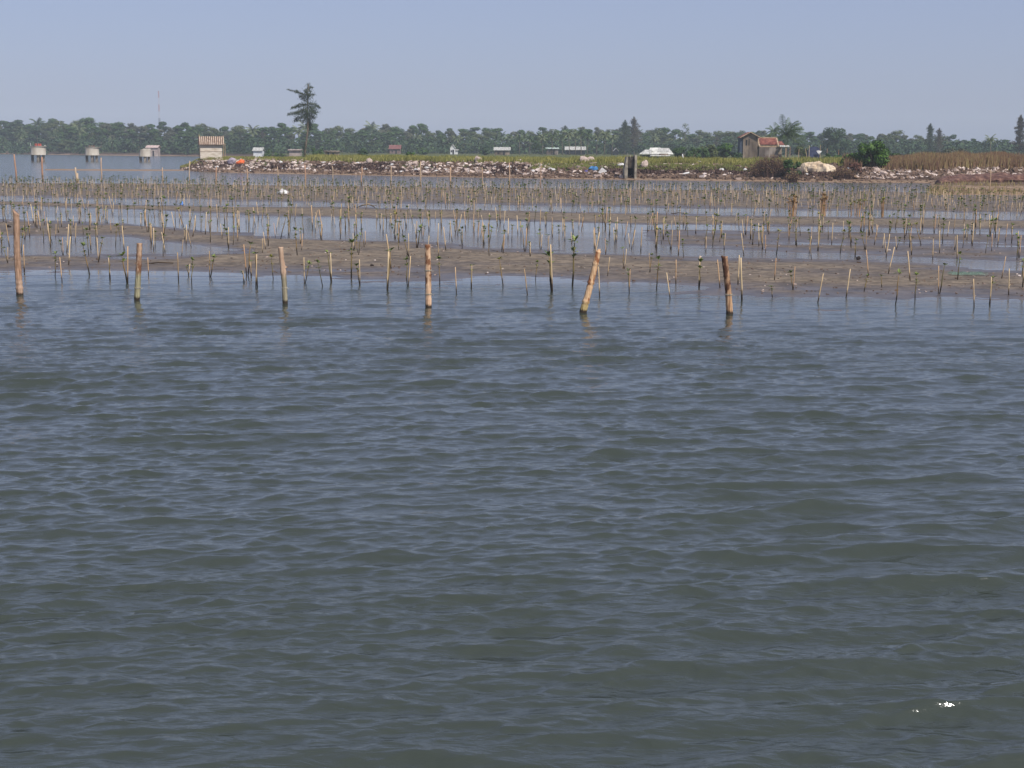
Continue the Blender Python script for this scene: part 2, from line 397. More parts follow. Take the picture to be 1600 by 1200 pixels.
def broadleaf(h, wd, m, seed, n=3000, s=.25):
    rnd.seed(seed)
    t = empty('broadleaf_tree', (0, 0, 0)); nb = rnd.randint(18, 26); bl = []
    for k in range(nb):
        f = k / (nb - 1); z = h * (.12 + .78 * f); lim = wd * .5 * (math.sin(math.pi * min(1, .22 + .70 * f)) ** .6) * .8
        q = rnd.uniform(0, 6.28); rr = lim * rnd.uniform(.2, 1)
        bl.append((math.cos(q) * rr, math.sin(q) * rr, z + rnd.uniform(-.05, .05) * h, wd * rnd.uniform(.08, .19)))
    tr = MB(); top = Vector((rnd.uniform(-.3, .3), 0, h * .75))
    tr.tube([(0, 0, -.5), (.1, 0, h * .25), top * .66, top], [h * .022, h * .017, h * .012, h * .004], 6)
    for b in bl[:7]: tr.tube([(0, 0, h * .25), (b[0] * .5, b[1] * .5, h * .4), b[:3]], [h * .01, h * .007, h * .002], 4)
    tr.build('trunk', M_bark, t, True); crown(bl, n, s).build('crown', m, t)
    return t
def plume(mb, pts, r0, n, s, droop=.3):          # a feathery branch: needles sprayed round a polyline
    pts = [Vector(p) for p in pts]
    for k in range(n):
        f = rnd.random(); i = min(int(f * (len(pts) - 1)), len(pts) - 2); g = f * (len(pts) - 1) - i
        p = pts[i].lerp(pts[i + 1], g); ax = (pts[i + 1] - pts[i]).normalized()
        r = r0 * (1.15 - .6 * f) * rnd.random() ** .7 * (1.5 if rnd.random() < .2 else 1); d = rdir()
        q = p + Vector((d.x * r, d.y * r, d.z * r * .7 - droop * r * .4))
        dirn = (ax * .8 + rdir() * .8 + Vector((0, 0, -droop))).normalized(); side = dirn.cross(rdir()).normalized()
        mb.card(q, dirn * s * rnd.uniform(.7, 1.5), side * s * .35)
def casuarina(h, wd, m, seed, n=2800, s=.26):
    rnd.seed(seed); t = empty('casuarina_tree', (0, 0, 0)); tr = MB(); cr = MB()
    tr.tube([(0, 0, -.5), (.1, 0, h * .4), (0, .05, h * .75), (.05, 0, h * .98)], [h * .018, h * .012, h * .007, h * .002], 6)
    nb = 26
    for k in range(nb):
        f = k / nb; z = h * (.18 + .78 * f); L = wd * .5 * (1 - f) ** .6 * rnd.choice((.35, .7, .9, 1.25)) * rnd.uniform(.8, 1.15) + .25; q = k * 2.4 + rnd.uniform(-.4, .4)
        e = Vector((math.cos(q) * L, math.sin(q) * L, z + L * rnd.uniform(.15, .6)))
        mid = Vector((e.x * .5, e.y * .5, z + L * .2)); tr.tube([(0, 0, z), mid, e], [h * .005, h * .003, h * .001], 4)
        plume(cr, [(0, 0, z), mid, e], wd * .13 + .2, n // nb, s)
    plume(cr, [(0, 0, h * .7), (0, 0, h * .86), (0, 0, h * 1.02)], wd * .1, n // 9, s)
    tr.build('trunk', M_bark, t, True); cr.build('crown', m, t)
    return t
def palm(h, L, m, seed, nf=17, wind=.0, seg=9, name='coconut_palm', lf=.42, nl=26, lw=1.0):
    rnd.seed(seed); t = empty(name, (0, 0, 0)); bend = rnd.uniform(-.08, .08) * h
    tr = MB().tube([(0, 0, -.5), (bend * .3, 0, h * .35), (bend * .7, 0, h * .7), (bend, 0, h)], [.2, .15, .12, .12], 7)
    tr.build('trunk', M_bark, t, True); cr = MB()
    for k in range(nf):
        q = k * 2.399; up = 1.25 - 1.5 * (k / nf); d = Vector((math.cos(q), math.sin(q), 0)); p = Vector((bend, 0, h)); v = d * math.cos(up) + Vector((0, 0, math.sin(up)))
        pts = [p.copy()]; l = L * rnd.uniform(.85, 1.1)
        for i in range(seg):
            p = p + v * l / seg; v = (v + Vector((wind * .22, 0, -.17 + .06 * (wind > .3)))).normalized(); pts.append(p.copy())
        cr.tube(pts, [.04] * len(pts), 3)
        for i in range(nl):
            f = (i + .5) / nl; j = min(int(f * seg), seg - 1); pp = pts[j].lerp(pts[j + 1], f * seg - j); ax = (pts[j + 1] - pts[j]).normalized()
            sd = ax.cross(Vector((0, 0, 1)))
            if sd.length < .1: sd = Vector((0, 1, 0))
            sd.normalize(); ll = lf * L * .5 * (math.sin(math.pi * (.12 + .8 * f)) + .15)
            for sg in (-1, 1):
                e = (sd * sg * .8 + ax * .55 + Vector((wind * .6, 0, -.55)) + rdir() * .15).normalized() * ll
                cr.add([pp, pp + ax * l / nl * .45 * lw, pp + e + ax * l / nl * .2 * lw, pp + e], [(0, 1, 2, 3)])
    cr.build('crown', m, t)
    return t
def bush(w_, h, m, seed, n=900, s=.2, name='green_bush'):
    rnd.seed(seed); t = empty(name, (0, 0, 0)); bl = []; tr = MB()
    for k in range(22):
        q = rnd.uniform(0, 6.28); rr = w_ * .5 * math.sqrt(rnd.random()) * .8
        b = (math.cos(q) * rr, math.sin(q) * rr * .8, h * rnd.uniform(.2, .86) * (1 - .35 * rr / (w_ * .5)), min(w_, h * 1.6) * rnd.uniform(.08, .19)); bl.append(b)
        tr.tube([(0, 0, -.2), (b[0] * .5, b[1] * .5, b[2] * .4), b[:3]], [.06, .04, .015], 4)
    tr.build('stem', M_bark, t); crown(bl, n, s).build('foliage', m, t)
    return t

# ------------------------------------------------------------------ the far treeline
TBASE = lambda px: float(np.interp(px, [-400, 0, 150, 300, 420, 600, 1000, 1600], [640, 584, 531, 500, 475, 515, 515, 500]))
SKY = [(-400, 190), (-150, 186), (0, 186), (20, 183), (100, 184), (118, 180), (125, 184), (145, 182), (160, 187), (178, 186), (195, 191), (232, 189), (275, 190), (297, 190), (307, 195), (327, 189), (350, 194), (400, 192), (440, 190),
       (520, 192), (535, 196), (570, 190), (590, 194), (618, 190), (635, 196), (645, 191), (660, 197), (680, 194), (720, 195), (750, 197), (775, 195), (790, 199), (830, 199), (878, 196), (890, 197), (910, 194), (945, 196), (960, 199),
       (1000, 196), (1010, 201), (1040, 196), (1055, 201), (1095, 201), (1110, 205), (1125, 198), (1140, 200), (1185, 201), (1225, 204), (1265, 203), (1275, 209), (1290, 201), (1310, 200), (1335, 203), (1362, 206), (1393, 201), (1420, 206),
       (1435, 211), (1480, 210), (1525, 213), (1565, 215), (1600, 212), (1900, 213)]
def skyy(px): return float(np.interp(px, [p[0] for p in SKY], [p[1] for p in SKY]))
LAND = [(-400, 'beyond the left frame edge'), (30, 'above the pale beach at left'), (100, 'behind the two left drum piers'), (200, 'around the radio mast'), (290, 'left of the plank hut'), (380, 'right of the plank hut'),
        (450, 'behind the lone casuarina'), (540, 'left of the maroon roof'), (650, 'left of the narrow white house'), (740, 'left of the white shed'),
        (830, 'behind the palm grove'), (930, 'behind the brick sluice'), (1040, 'above the long white roof'), (1130, 'left of the red-roofed house'), (1230, 'behind the red-roofed house'), (1310, 'above the pale sand mound'), (1400, 'behind the bright green bush'),
        (1500, 'above the brown reeds'), (1580, 'at the right frame edge')]
def landmark(px): return min(LAND, key=lambda a: abs(a[0] - px))[1]
def treeline():
    protos = []
    for i in range(9): protos.append(('b', broadleaf(10, rv[i], M_leafs[i % 4], 100 + i)))
    cas = [('c', casuarina(10, 5.5, M_needle, 120)), ('c', casuarina(10, 4.5, M_needlebrown, 121)), ('c', casuarina(10, 6.5, M_needle, 122))]
    pal = [('p', palm(7.5, 3.2, M_palm, 130, lw=2.2)), ('p', palm(7.5, 3.4, M_palmpale, 131, lw=2.2)), ('p', palm(7.5, 3.0, M_palm, 132, lw=2.2))]
    names = {'b': 'broadleaf tree', 'c': 'feathery casuarina', 'p': 'coconut palm'}
    rowname = ["on the far skyline", "in the wood's second row", "in the wood's third row", "at the wood's front"]
    tone = ['mid green', 'dark green', 'olive', 'greyish']
    used = set(); rnd.seed(77)
    for row, (dd, fr, step) in enumerate(((92, 1.0, 16), (68, .92, 18), (40, .76, 20), (14, .48, 23))):
        px = -330 + row * 9
        while px < 1930:
            base = TBASE(px) + dd + rnd.uniform(-8, 8)
            top = atd(px, skyy(px) + 2.5 + rnd.uniform(-3.0, 3.5), base); g = gz(top.x, base)
            hh = (top.z - g) * fr * rnd.uniform(.88, 1.06)
            pp = .62 if (row >= 2 and 700 < px < 1010) else .3 if row >= 2 else .05
            r = rnd.random()
            if r < pp: ps = pal
            elif r < pp + (.05 if row < 2 else .05): ps = cas
            else: ps = protos
            i = rnd.randrange(len(ps)); kind, pr = ps[i]
            o = pr if (id(pr) not in used) else copytree(pr); used.add(id(pr))
            H = 10.0 if kind != 'p' else 9.2
            sc = hh / H; o.location = (top.x, base, g); o.rotation_euler[2] = rnd.uniform(0, 6.28)
            wsc = max(sc, .8) * rnd.uniform(1.3, 1.9) if kind == 'b' else sc
            o.scale = (wsc, wsc, sc)
            tn = tone[i % 4] if kind == 'b' else ('hazy' if kind == 'c' else 'grey-green')
            tag(o, '%s %s %s, %s' % (tn if tn != 'hazy' else 'dark', names[kind], rowname[row], landmark(px)), 'tree', '%ss %s, %s' % (names[kind], rowname[row], landmark(px)))
            px += step * rnd.uniform(.75, 1.3)
rv = [5, 6, 7.5, 5.5, 7, 4.5, 8, 6, 5.2]
treeline()
# continuous undergrowth along the foot of the wood
def undergrowth():
    rnd.seed(9); mb = MB(); px = -420
    while px < 2000:
        base = TBASE(px) + rnd.uniform(-2, 60)
        p = atd(px, 240, base); g = gz(p.x, base); r = rnd.uniform(1.6, 4.2)
        for k in range(64):
            d = rdir(); q = Vector((p.x, base, g + r * .5)) + Vector((d.x * r * 1.5, d.y * r, abs(d.z) * r * 1.1 - r * .3))
            leafcard(mb, q, (d + rdir() * .5).normalized(), rnd.uniform(.4, .75))
        px += 2.2
    tag(mb.build('undergrowth', M_leafs[1]), 'dense dark undergrowth along the foot of the far wood', 'undergrowth', kind='stuff')
undergrowth()

# ------------------------------------------------------------------ the six thick posts in the near water
def post_mat(name, up, low, split, patch=None, band=None):
    m = bpy.data.materials.new(name); m.use_nodes = True; t = m.node_tree; L = t.links
    b = t.nodes['Principled BSDF']; b.inputs['Roughness'].default_value = .75; b.inputs['Specular IOR Level'].default_value = .25
    tc = t.nodes.new('ShaderNodeTexCoord'); sx = t.nodes.new('ShaderNodeSeparateXYZ'); L.new(tc.outputs['Object'], sx.inputs[0])
    def nz(sc, st, det=5):
        mp = t.nodes.new('ShaderNodeMapping'); mp.inputs['Scale'].default_value = st; L.new(tc.outputs['Object'], mp.inputs[0])
        n = t.nodes.new('ShaderNodeTexNoise'); n.inputs['Scale'].default_value = sc; n.inputs['Detail'].default_value = det; L.new(mp.outputs[0], n.inputs['Vector']); return n.outputs['Fac']
    def ramp(fac, cs, lo, hi):
        c = t.nodes.new('ShaderNodeValToRGB'); L.new(fac, c.inputs[0]); e = c.color_ramp.elements
        e[0].position = lo; e[1].position = hi; e[0].color = lin(cs[0]); e[1].color = lin(cs[1]); return c.outputs[0]
    grain = nz(30, (1, 1, .12))
    cu = ramp(grain, up, .35, .65); cl = ramp(grain, low, .35, .65)
    if patch:
        pf = t.nodes.new('ShaderNodeValToRGB'); L.new(nz(9, (1, 1, .45), 4), pf.inputs[0]); pf.color_ramp.elements[0].position = .50; pf.color_ramp.elements[1].position = .56
        mx = t.nodes.new('ShaderNodeMixRGB'); L.new(pf.outputs[0], mx.inputs[0]); L.new(cu, mx.inputs[1]); mx.inputs[2].default_value = lin(patch); cu = mx.outputs[0]
    def zstep(z, wd):
        a = t.nodes.new('ShaderNodeMath'); a.operation = 'MULTIPLY_ADD'; L.new(nz(12, (1, 1, .6)), a.inputs[0]); a.inputs[1].default_value = .12; L.new(sx.outputs[2], a.inputs[2])
        r = t.nodes.new('ShaderNodeMapRange'); L.new(a.outputs[0], r.inputs[0]); r.inputs[1].default_value = z + .06 - wd; r.inputs[2].default_value = z + .06 + wd; return r.outputs[0]
    m1 = t.nodes.new('ShaderNodeMixRGB'); L.new(zstep(split, .05), m1.inputs[0]); L.new(cl, m1.inputs[1]); L.new(cu, m1.inputs[2])
    m2 = t.nodes.new('ShaderNodeMixRGB'); L.new(zstep(.045, .02), m2.inputs[0]); m2.inputs[1].default_value = lin((58, 48, 38)); L.new(m1.outputs[0], m2.inputs[2])
    L.new(m2.outputs[0], b.inputs['Base Color'])
    bp = t.nodes.new('ShaderNodeBump'); bp.inputs['Strength'].default_value = .8; bp.inputs['Distance'].default_value = .012; L.new(grain, bp.inputs['Height']); L.new(bp.outputs[0], b.inputs['Normal'])
    return m
M_wire = mat('wire', [(150, 140, 120), (190, 180, 158)], .5, 20)
def postpath(pts, Y, base, rads, n=14, step=.03, rings=(), wob=.006, seed=1):
    """pts: pixel centres from bottom to top; returns local path and radii"""
    r = random.Random(seed); P = [atd(a, b, Y) - base for a, b in pts]; out = []; rad = []
    for i in range(len(P) - 1):
        L = (P[i + 1] - P[i]).length; k = max(2, int(L / step))
        for j in range(k + (i == len(P) - 2)):
            f = j / k; out.append(P[i].lerp(P[i + 1], f)); rad.append(rads[i] * (1 - f) + rads[i + 1] * f + r.uniform(-wob, wob) * .5)
    for zr, amp in rings:
        j = min(range(len(out)), key=lambda q: abs(out[q].z - zr)); rad[j] += amp
        if j > 0: rad[j - 1] -= amp * .25
    return out, rad
def zpx(py, Y, px=800): return atd(px, py, Y).z
def front_post(spec):
    px, py = spec['pts'][1]
    base = at(px, py); t = empty('wooden_post', base); Y = base.y
    pts = [(spec['pts'][0][0], spec['pts'][0][1])] + spec['pts'][1:]
    path, rad = postpath(pts, Y, base, spec['rad'], rings=[(zpx(q, Y, px), a) for q, a in spec.get('rings', [])], seed=px)
    mb = MB().tube(path, rad, 14)
    n = 14; top = len(path) * n
    if spec.get('cut'):                      # saw cut sloping across the head
        c, amt = spec['cut']
        for ring, k_ in ((len(path) - 1, 1.0), (len(path) - 2, .55), (len(path) - 3, .15)):
            for k in range(n):
                v = mb.v[ring * n + k]; dxx = (v[0] - path[-1].x) / rad[-1]
                mb.v[ring * n + k] = (v[0], v[1], v[2] + amt * k_ * dxx * c)
    if spec.get('splinter'):
        for i in range(5):
            o = Vector((rnd.uniform(-.03, .035), rnd.uniform(-.03, .03), -.02)); mb.tube([path[-1] + o, path[-1] + o * .9 + Vector((.012, 0, rnd.uniform(.03, .08)))], [.018, .003], 5)
    mb.build('pole', spec['mat'], t, True)
    for q in spec.get('wires', []):
        z = zpx(q, Y, px); c = min(path, key=lambda p: abs(p.z - z)); rr = rad[min(range(len(path)), key=lambda k: abs(path[k].z - z))] + .006
        wm = MB()
        for dz in (0, .013): wm.tube([c + Vector((math.cos(a) * rr, math.sin(a) * rr, dz + .006 * math.sin(a))) for a in [i * math.pi / 9 for i in range(19)]], .005, 5)
        wm.tube([c + Vector((rr, -.02, 0)), c + Vector((rr + .035, -.03, -.02)), c + Vector((rr + .05, -.03, .015))], .004, 5)
        wm.build('wire_tie', M_wire, t)
    for (a, b, x2, y2, r_) in spec.get('stubs', []):
        p = atd(a, b, Y) - base; q = atd(x2, y2, Y) - base + Vector((0, -.02, 0))
        MB().tube([p, p.lerp(q, .5) + Vector((0, 0, -.006)), q], [r_ * 1.3, r_, r_ * .8], 9).build('branch_stub', spec['mat'], t, True)
    tag(t, spec['label'], 'post', 'thick wooden posts standing in the near water')
    return t
k_ = 1 / 86.0
front_post(dict(pts=[(32, 478), (31, 460), (28.5, 425), (26.5, 395), (25.5, 332)], rad=[.075, .072, .068, .064, .062], cut=(1, -.06), rings=[(405, .008), (450, .012), (446, -.006)],
    mat=post_mat('orange_pole', [(136, 106, 84), (184, 150, 124)], [(142, 114, 94), (192, 162, 138)], .3), label='tallest thick orange-brown post with a slanting sawn top, at the left frame edge'))
front_post(dict(pts=[(213, 484), (214, 467), (216, 430), (218, 380)], rad=[.06, .058, .055, .055], wires=[450], rings=[(400, .004)],
    mat=post_mat('grey_foot_pole', [(132, 104, 82), (192, 160, 132)], [(126, 120, 92), (168, 160, 128)], .50, patch=(120, 84, 60)), label='straight flat-topped post, rusty brown above and grey-green below, second from left'))
front_post(dict(pts=[(446, 488), (445.5, 472), (444, 440), (442.5, 424), (442, 416), (440, 406), (438.5, 386)], rad=[.055, .052, .05, .058, .054, .046, .05], wires=[451], stubs=[(443, 419, 448.5, 417, .016), (439, 388, 435.5, 386, .018)],
    mat=post_mat('knobbly_pole', [(160, 130, 106), (200, 172, 146)], [(120, 110, 88), (160, 150, 124)], .52), label='slightly crooked tan post with a short side knob halfway up, third from left'))
front_post(dict(pts=[(670, 495), (669.5, 479), (669, 430), (668, 382)], rad=[.066, .062, .058, .056], wires=[460, 423], rings=[(420, .006), (465, -.004)],
    mat=post_mat('flaky_pole', [(178, 142, 110), (222, 188, 154)], [(184, 148, 116), (220, 184, 150)], .2, patch=(124, 84, 58)), label='upright pale post with flaking brown bark and wire ties, fourth from left'))
front_post(dict(pts=[(906.5, 504), (911, 487), (918, 462), (927, 427), (935, 392)], rad=[.07, .068, .062, .058, .052], rings=[(411, .012), (443, .014), (472, .016)], splinter=True,
    mat=post_mat('bamboo_pole', [(186, 146, 108), (228, 192, 150)], [(150, 130, 84), (198, 176, 122)], .16, patch=(150, 98, 64)), label='bamboo post tilted to the right with raised joints and a splintered tip'))
front_post(dict(pts=[(1140.5, 505), (1140, 489), (1138, 455), (1134, 420), (1132, 401)], rad=[.068, .065, .06, .056, .054], wires=[461], rings=[(430, .008), (402, .008)], stubs=[(1132, 402, 1127, 400, .018)],
    mat=post_mat('mottled_pole', [(120, 90, 70), (182, 146, 112)], [(134, 100, 74), (200, 164, 126)], .3, patch=(88, 60, 44)), label='mottled dark-barked post leaning slightly left, rightmost of the six thick posts'))

# ------------------------------------------------------------------ stakes and mangrove seedlings
def zmat(name, lo, hi, split, soft=.08, rough=.75):
    m = bpy.data.materials.new(name); m.use_nodes = True; t = m.node_tree; L = t.links; b = t.nodes['Principled BSDF']; b.inputs['Roughness'].default_value = rough; b.inputs['Specular IOR Level'].default_value = .2
    tc = t.nodes.new('ShaderNodeTexCoord'); sx = t.nodes.new('ShaderNodeSeparateXYZ'); L.new(tc.outputs['Object'], sx.inputs[0])
    oi = t.nodes.new('ShaderNodeObjectInfo'); n = t.nodes.new('ShaderNodeTexNoise'); n.inputs['Scale'].default_value = 6; L.new(tc.outputs['Object'], n.inputs['Vector'])
    a = t.nodes.new('ShaderNodeMath'); a.operation = 'MULTIPLY_ADD'; L.new(n.outputs['Fac'], a.inputs[0]); a.inputs[1].default_value = .25; L.new(sx.outputs[2], a.inputs[2])
    r = t.nodes.new('ShaderNodeMapRange'); L.new(a.outputs[0], r.inputs[0]); r.inputs[1].default_value = split + .12 - soft; r.inputs[2].default_value = split + .12 + soft
    c = t.nodes.new('ShaderNodeValToRGB'); L.new(oi.outputs['Random'], c.inputs[0]); e = c.color_ramp.elements; e[0].color = lin(hi[0]); e[1].color = lin(hi[-1])
    if len(hi) > 2: q = e.new(.5); q.color = lin(hi[1])
    mx = t.nodes.new('ShaderNodeMixRGB'); L.new(r.outputs[0], mx.inputs[0]); mx.inputs[1].default_value = lin(lo); L.new(c.outputs[0], mx.inputs[2]); L.new(mx.outputs[0], b.inputs['Base Color'])
    return m
M_stake = zmat('stake_wood', (78, 66, 54), [(168, 140, 104), (214, 190, 150), (190, 150, 112)], .22)
M_stem = zmat('seedling_stem', (54, 48, 38), [(112, 104, 66), (138, 112, 74), (96, 92, 58)], .3)
M_mleaf = mat('mangrove_leaf', [(48, 64, 26), (84, 102, 42), (136, 146, 76)], .5, 3, 'island')
M_mleafy = mat('mangrove_leaf_yellow', [(74, 80, 34), (120, 122, 52), (166, 152, 78)], .5, 3, 'island')
M_mdry = mat('mangrove_leaf_dry', [(100, 78, 46), (142, 110, 64), (176, 144, 94)], .7, 3, 'island')
def leafset(mb, c, n, s, spread=1.0):
    for k in range(n):
        q = k * 2.4 + rnd.uniform(-.3, .3); el = rnd.uniform(.05, 1.2)
        d = Vector((math.cos(q) * math.cos(el), math.sin(q) * math.cos(el), math.sin(el)))
        sd = d.cross(Vector((0, 0, 1)))
        if sd.length < .1: sd = Vector((1, 0, 0))
        sd.normalize(); up = sd.cross(d); L = s * rnd.uniform(.8, 1.25); wd = L * .26
        b0 = c + d * L * .12; tip = c + d * L + Vector((0, 0, -L * .12)); m1 = c + d * L * .5
        mb.add([b0, m1 + sd * wd + up * wd * .35, tip, m1 - sd * wd + up * wd * .35, m1], [(0, 1, 4), (1, 2, 4), (2, 3, 4), (3, 0, 4)])
def tubeleanpath(lean, ang, h=1.0, bend=.02, z0=-.25):
    d = Vector((math.cos(ang) * lean, math.sin(ang) * lean, 0)); b = Vector((math.sin(ang) * bend, math.cos(ang) * bend, 0))
    return [d * z0 + Vector((0, 0, z0)), d * .3 * h + Vector((0, 0, .33 * h)) + b, d * .66 * h + Vector((0, 0, .66 * h)) - b * .6, d * h + Vector((0, 0, h))]
VAR = []
def make_seedling(i, far=False):
    rnd.seed(400 + i); t = None if far else empty('mangrove_seedling', (0, 0, 0)); ang = rnd.uniform(-.5, .5) + (math.pi if i % 2 else 0)
    kind = ['leafy', 'sparse', 'tied', 'tied', 'double', 'yellow', 'leafy', 'tied', 'bare', 'tied'][i % 10]
    h1 = rnd.uniform(.7, 1.0) if kind in ('tied', 'double') else 1.0
    p = tubeleanpath(rnd.uniform(.02, .26), ang, h1, rnd.uniform(.0, .03)); st = MB().tube(p, [.017, .017, .014, .008] if far else [.02, .02, .016, .009], 3 if far else 6)
    if kind == 'double': st.tube([(.10, .05, -.25), (.05, .02, .12), p[1]], [.016, .014, .01], 3 if far else 5)
    lf = MB(); nl = {'leafy': 9, 'sparse': 5, 'tied': 7, 'double': 7, 'yellow': 8, 'bare': 3}[kind]
    leafset(lf, p[-1], nl + (3 if far else 1), .21 if far else .18); 
    if kind in ('leafy', 'double', 'tied'): leafset(lf, p[2].lerp(p[3], .35), 5, .15)
    if kind in ('leafy', 'yellow'): leafset(lf, p[2], 4, .13)
    sk = None
    if kind in ('tied', 'double', 'bare'):
        a2 = ang + rnd.uniform(1.5, 4.5); q = tubeleanpath(rnd.uniform(.01, .09), a2, 1.0, .0); o = Vector((rnd.uniform(-.04, .04), rnd.uniform(-.03, .03), 0))
        sk = MB().tube([v + o for v in q], [.015, .015, .014, .012] if far else [.019, .018, .017, .015], 3 if far else 6)
    lm = {'yellow': M_mleafy}.get(kind, M_mleaf)
    if far: return (st, lf, sk, kind)
    st.build('stem', M_stem, t, True); lf.build('leaf_cluster', lm, t)
    if sk: sk.build('stake', M_stake, t, True)
    return (t, kind)
def make_stake(i):
    rnd.seed(500 + i); t = None
    p = tubeleanpath(rnd.uniform(0, .24), rnd.uniform(0, 6.28), 1.0, rnd.uniform(0, .012)); mb = MB().tube(p, [.021, .021, .019, .016], 7)
    if i % 3 == 1: mb.tube([p[1], p[1] + Vector((.06, -.02, .10))], [.010, .005], 5)
    return mb.build('bamboo_stake', M_stake, None, True)
SEED = [make_seedling(i) for i in range(20)]; STAKE = [make_stake(i) for i in range(8)]
seed_used = set(); stake_used = set(); counts = {'s': 0, 'k': 0}
POSTX = [(31, 'sawn post'), (214, 'straight post'), (445, 'knobbed post'), (669, 'flaky post'), (911, 'tilted bamboo post'), (1140, 'mottled dark post')]
ORD = ['first', 'second', 'third', 'fourth', 'fifth', 'sixth', 'seventh', 'eighth', 'ninth', 'tenth', 'eleventh', 'twelfth', 'thirteenth', 'fourteenth', 'fifteenth', 'sixteenth', 'seventeenth', 'eighteenth', 'nineteenth', 'twentieth',
       'twenty-first', 'twenty-second', 'twenty-third', 'twenty-fourth', 'twenty-fifth']
LOOK = {'leafy': 'leafy green mangrove seedling', 'sparse': 'sparse mangrove seedling', 'tied': 'mangrove seedling tied to stake', 'double': 'forked mangrove seedling on stake', 'yellow': 'yellowish mangrove seedling', 'bare': 'nearly leafless staked seedling'}
def put(kind, pos, h, idx, rz=None):
    if kind == 's':
        o, k = SEED[idx % len(SEED)]
        if id(o) in seed_used: o = copytree(o)
        else: seed_used.add(id(o))
        look = LOOK[k]
    else:
        o = STAKE[idx % len(STAKE)]
        if id(o) in stake_used: o2 = o.copy(); C.objects.link(o2); o = o2
        else: stake_used.add(id(o))
        look = 'bare pale stake'
    o.location = pos; o.rotation_euler[2] = rnd.uniform(0, 6.28) if rz is None else rz; o.scale = (max(h, .5) * 1.0, max(h, .5), h)
    return o, look
def pxof(x, Y):
    v = CM.transposed() @ Vector((x, Y, -CAMH)); return 800 - v.x / v.z * F
TR = """s 12 412 387;k 38 425 382;s 86 431 397;k 97 439 402;k 107 415 371;s 140 429 385;s 171 434 402;s 198 441 385;s 154 411 372;k 232 429 402;k 279 437 394;s 300 444 407;s 294 430 412;s 329 432 392;s 382 440 422;s 387 430 382;s 392 431 408
s 402 447 397;s 427 435 402;s 477 442 402;s 504 447 410;s 517 439 395;s 549 435 380;s 562 444 405;s 606 452 393;k 611 420 367;s 637 446 400;s 687 444 405;k 713 457 417;s 736 449 414;s 786 446 406
k 824 460 420;s 837 437 410;s 862 454 382;s 894 447 378;k 937 462 417;s 983 457 420;s 1026 452 405;k 1047 466 426;k 1056 444 405;s 1092 450 400;k 1125 450 406;k 1153 445 399;k 1159 469 402;s 1015 427 397;s 975 421 390;k 949 432 402
s 1207 464 448;k 1210 440 405;s 1239 454 417;k 1278 472 427;k 1322 465 420;s 1350 456 432;k 1357 434 392;s 1378 450 432;s 1399 475 427;s 1430 469 430;s 1468 459 415;k 1522 479 435;s 1546 474 432;k 1576 462 420;k 1565 437 402;s 1597 451 407;k 1422 441 395;k 1388 429 387;s 1496 440 400
s -30 436 398;k -70 441 402;s -110 430 392;s 1640 470 428;k 1672 462 424;s 1710 478 434"""
spots = []
rnd.seed(21)
for e in TR.replace('\n', ';').split(';'):
    kd, a, b, c = e.split(); a, b, c = float(a), float(b), float(c); p = at(a, b); spots.append([kd, p.x, p.y, (b - c) * p.y / F / .985, a])
EU = EDGES
def jgrid(y0, y1, step, prob, jy=.42, hs=1.0):
    Y = y0
    while Y < y1:
        x = -.40 * Y + rnd.uniform(0, step)
        while x < .40 * Y:
            xx = x + rnd.uniform(-.38, .38) * step; yy = Y + rnd.uniform(-jy, jy) * step; u = xx / yy
            pr = prob(u, yy)
            if rnd.random() < pr: spots.append(['s' if rnd.random() < .66 else 'k', xx, yy, hs * rnd.uniform(.42, .82) * (1.2 if rnd.random() < .08 else 1), pxof(xx, yy)])
            x += step
        Y += step * .95
def pr1(u, y):
    e = [float(f(u)) for f in EU]
    if y < e[1] + 1: return .75
    if y < e[2]: return .95
    if y < e[3]: return .30
    if y < e[4]: return .6
    return .8
jgrid(42.5, 74, 1.34, pr1, .3, .92)
def pr2(u, y):
    e = [float(f(u)) for f in EU]
    lim = e[5] + 2 if u < UR + .015 else 104
    if y > lim: return 0
    return .3 if e[2] < y < e[3] else (.55 if y < e[4] else .95)
jgrid(74.5, 140, .98, pr2, .2, .74)
spots.sort(key=lambda s_: s_[2])
BAND = ["on the front mud strip", "in the shining channel behind it", "on the bare sand bar", "in the thin water strip", "on the densely planted far flat"]
seg = {}; farS = MB(); farL = MB(); farK = MB(); FARV = [make_seedling(i, True) for i in range(10)]
ns = nk = 0
def merge(dst, src, pos, h, rz, wx):
    c_, s_ = math.cos(rz), math.sin(rz)
    dst.add([(pos[0] + (v[0] * c_ - v[1] * s_) * wx, pos[1] + (v[0] * s_ + v[1] * c_) * wx, pos[2] + v[2] * h) for v in src.v], src.f)
NEARN = []
for i, (kd, x, y, h, px) in enumerate(spots):
    u = x / y; z = max(mz(x, y), 0) if mz(x, y) > -.02 else 0.0
    traced = (y < 42.3 and px > -10 and px < 1610)
    vis = -12 < px < 1612
    if vis and ((kd == 's' and ns < 300) or (kd == 'k' and nk < 300)):
        if kd == 's': ns += 1
        else: nk += 1
        o, look = put(kd, (x, y, z - .01), h, rnd.randrange(40)); NEARN.append((o, look, px, y, kd))
    else:
        rz = rnd.uniform(0, 6.28); wx = max(h, .5)
        if kd == 's':
            st, lf, sk, k = FARV[rnd.randrange(10)]; merge(farS, st, (x, y, z), h, rz, wx); merge(farL, lf, (x, y, z), h, rz, wx)
            if sk: merge(farK, sk, (x, y, z), h, rz, wx)
        else:
            p = tubeleanpath(rnd.uniform(0, .16), rnd.uniform(0, 6.28)); merge(farK, MB().tube(p, .017, 3), (x, y, z), h, 0, wx)
print('near', ns, nk, 'all', len(spots))
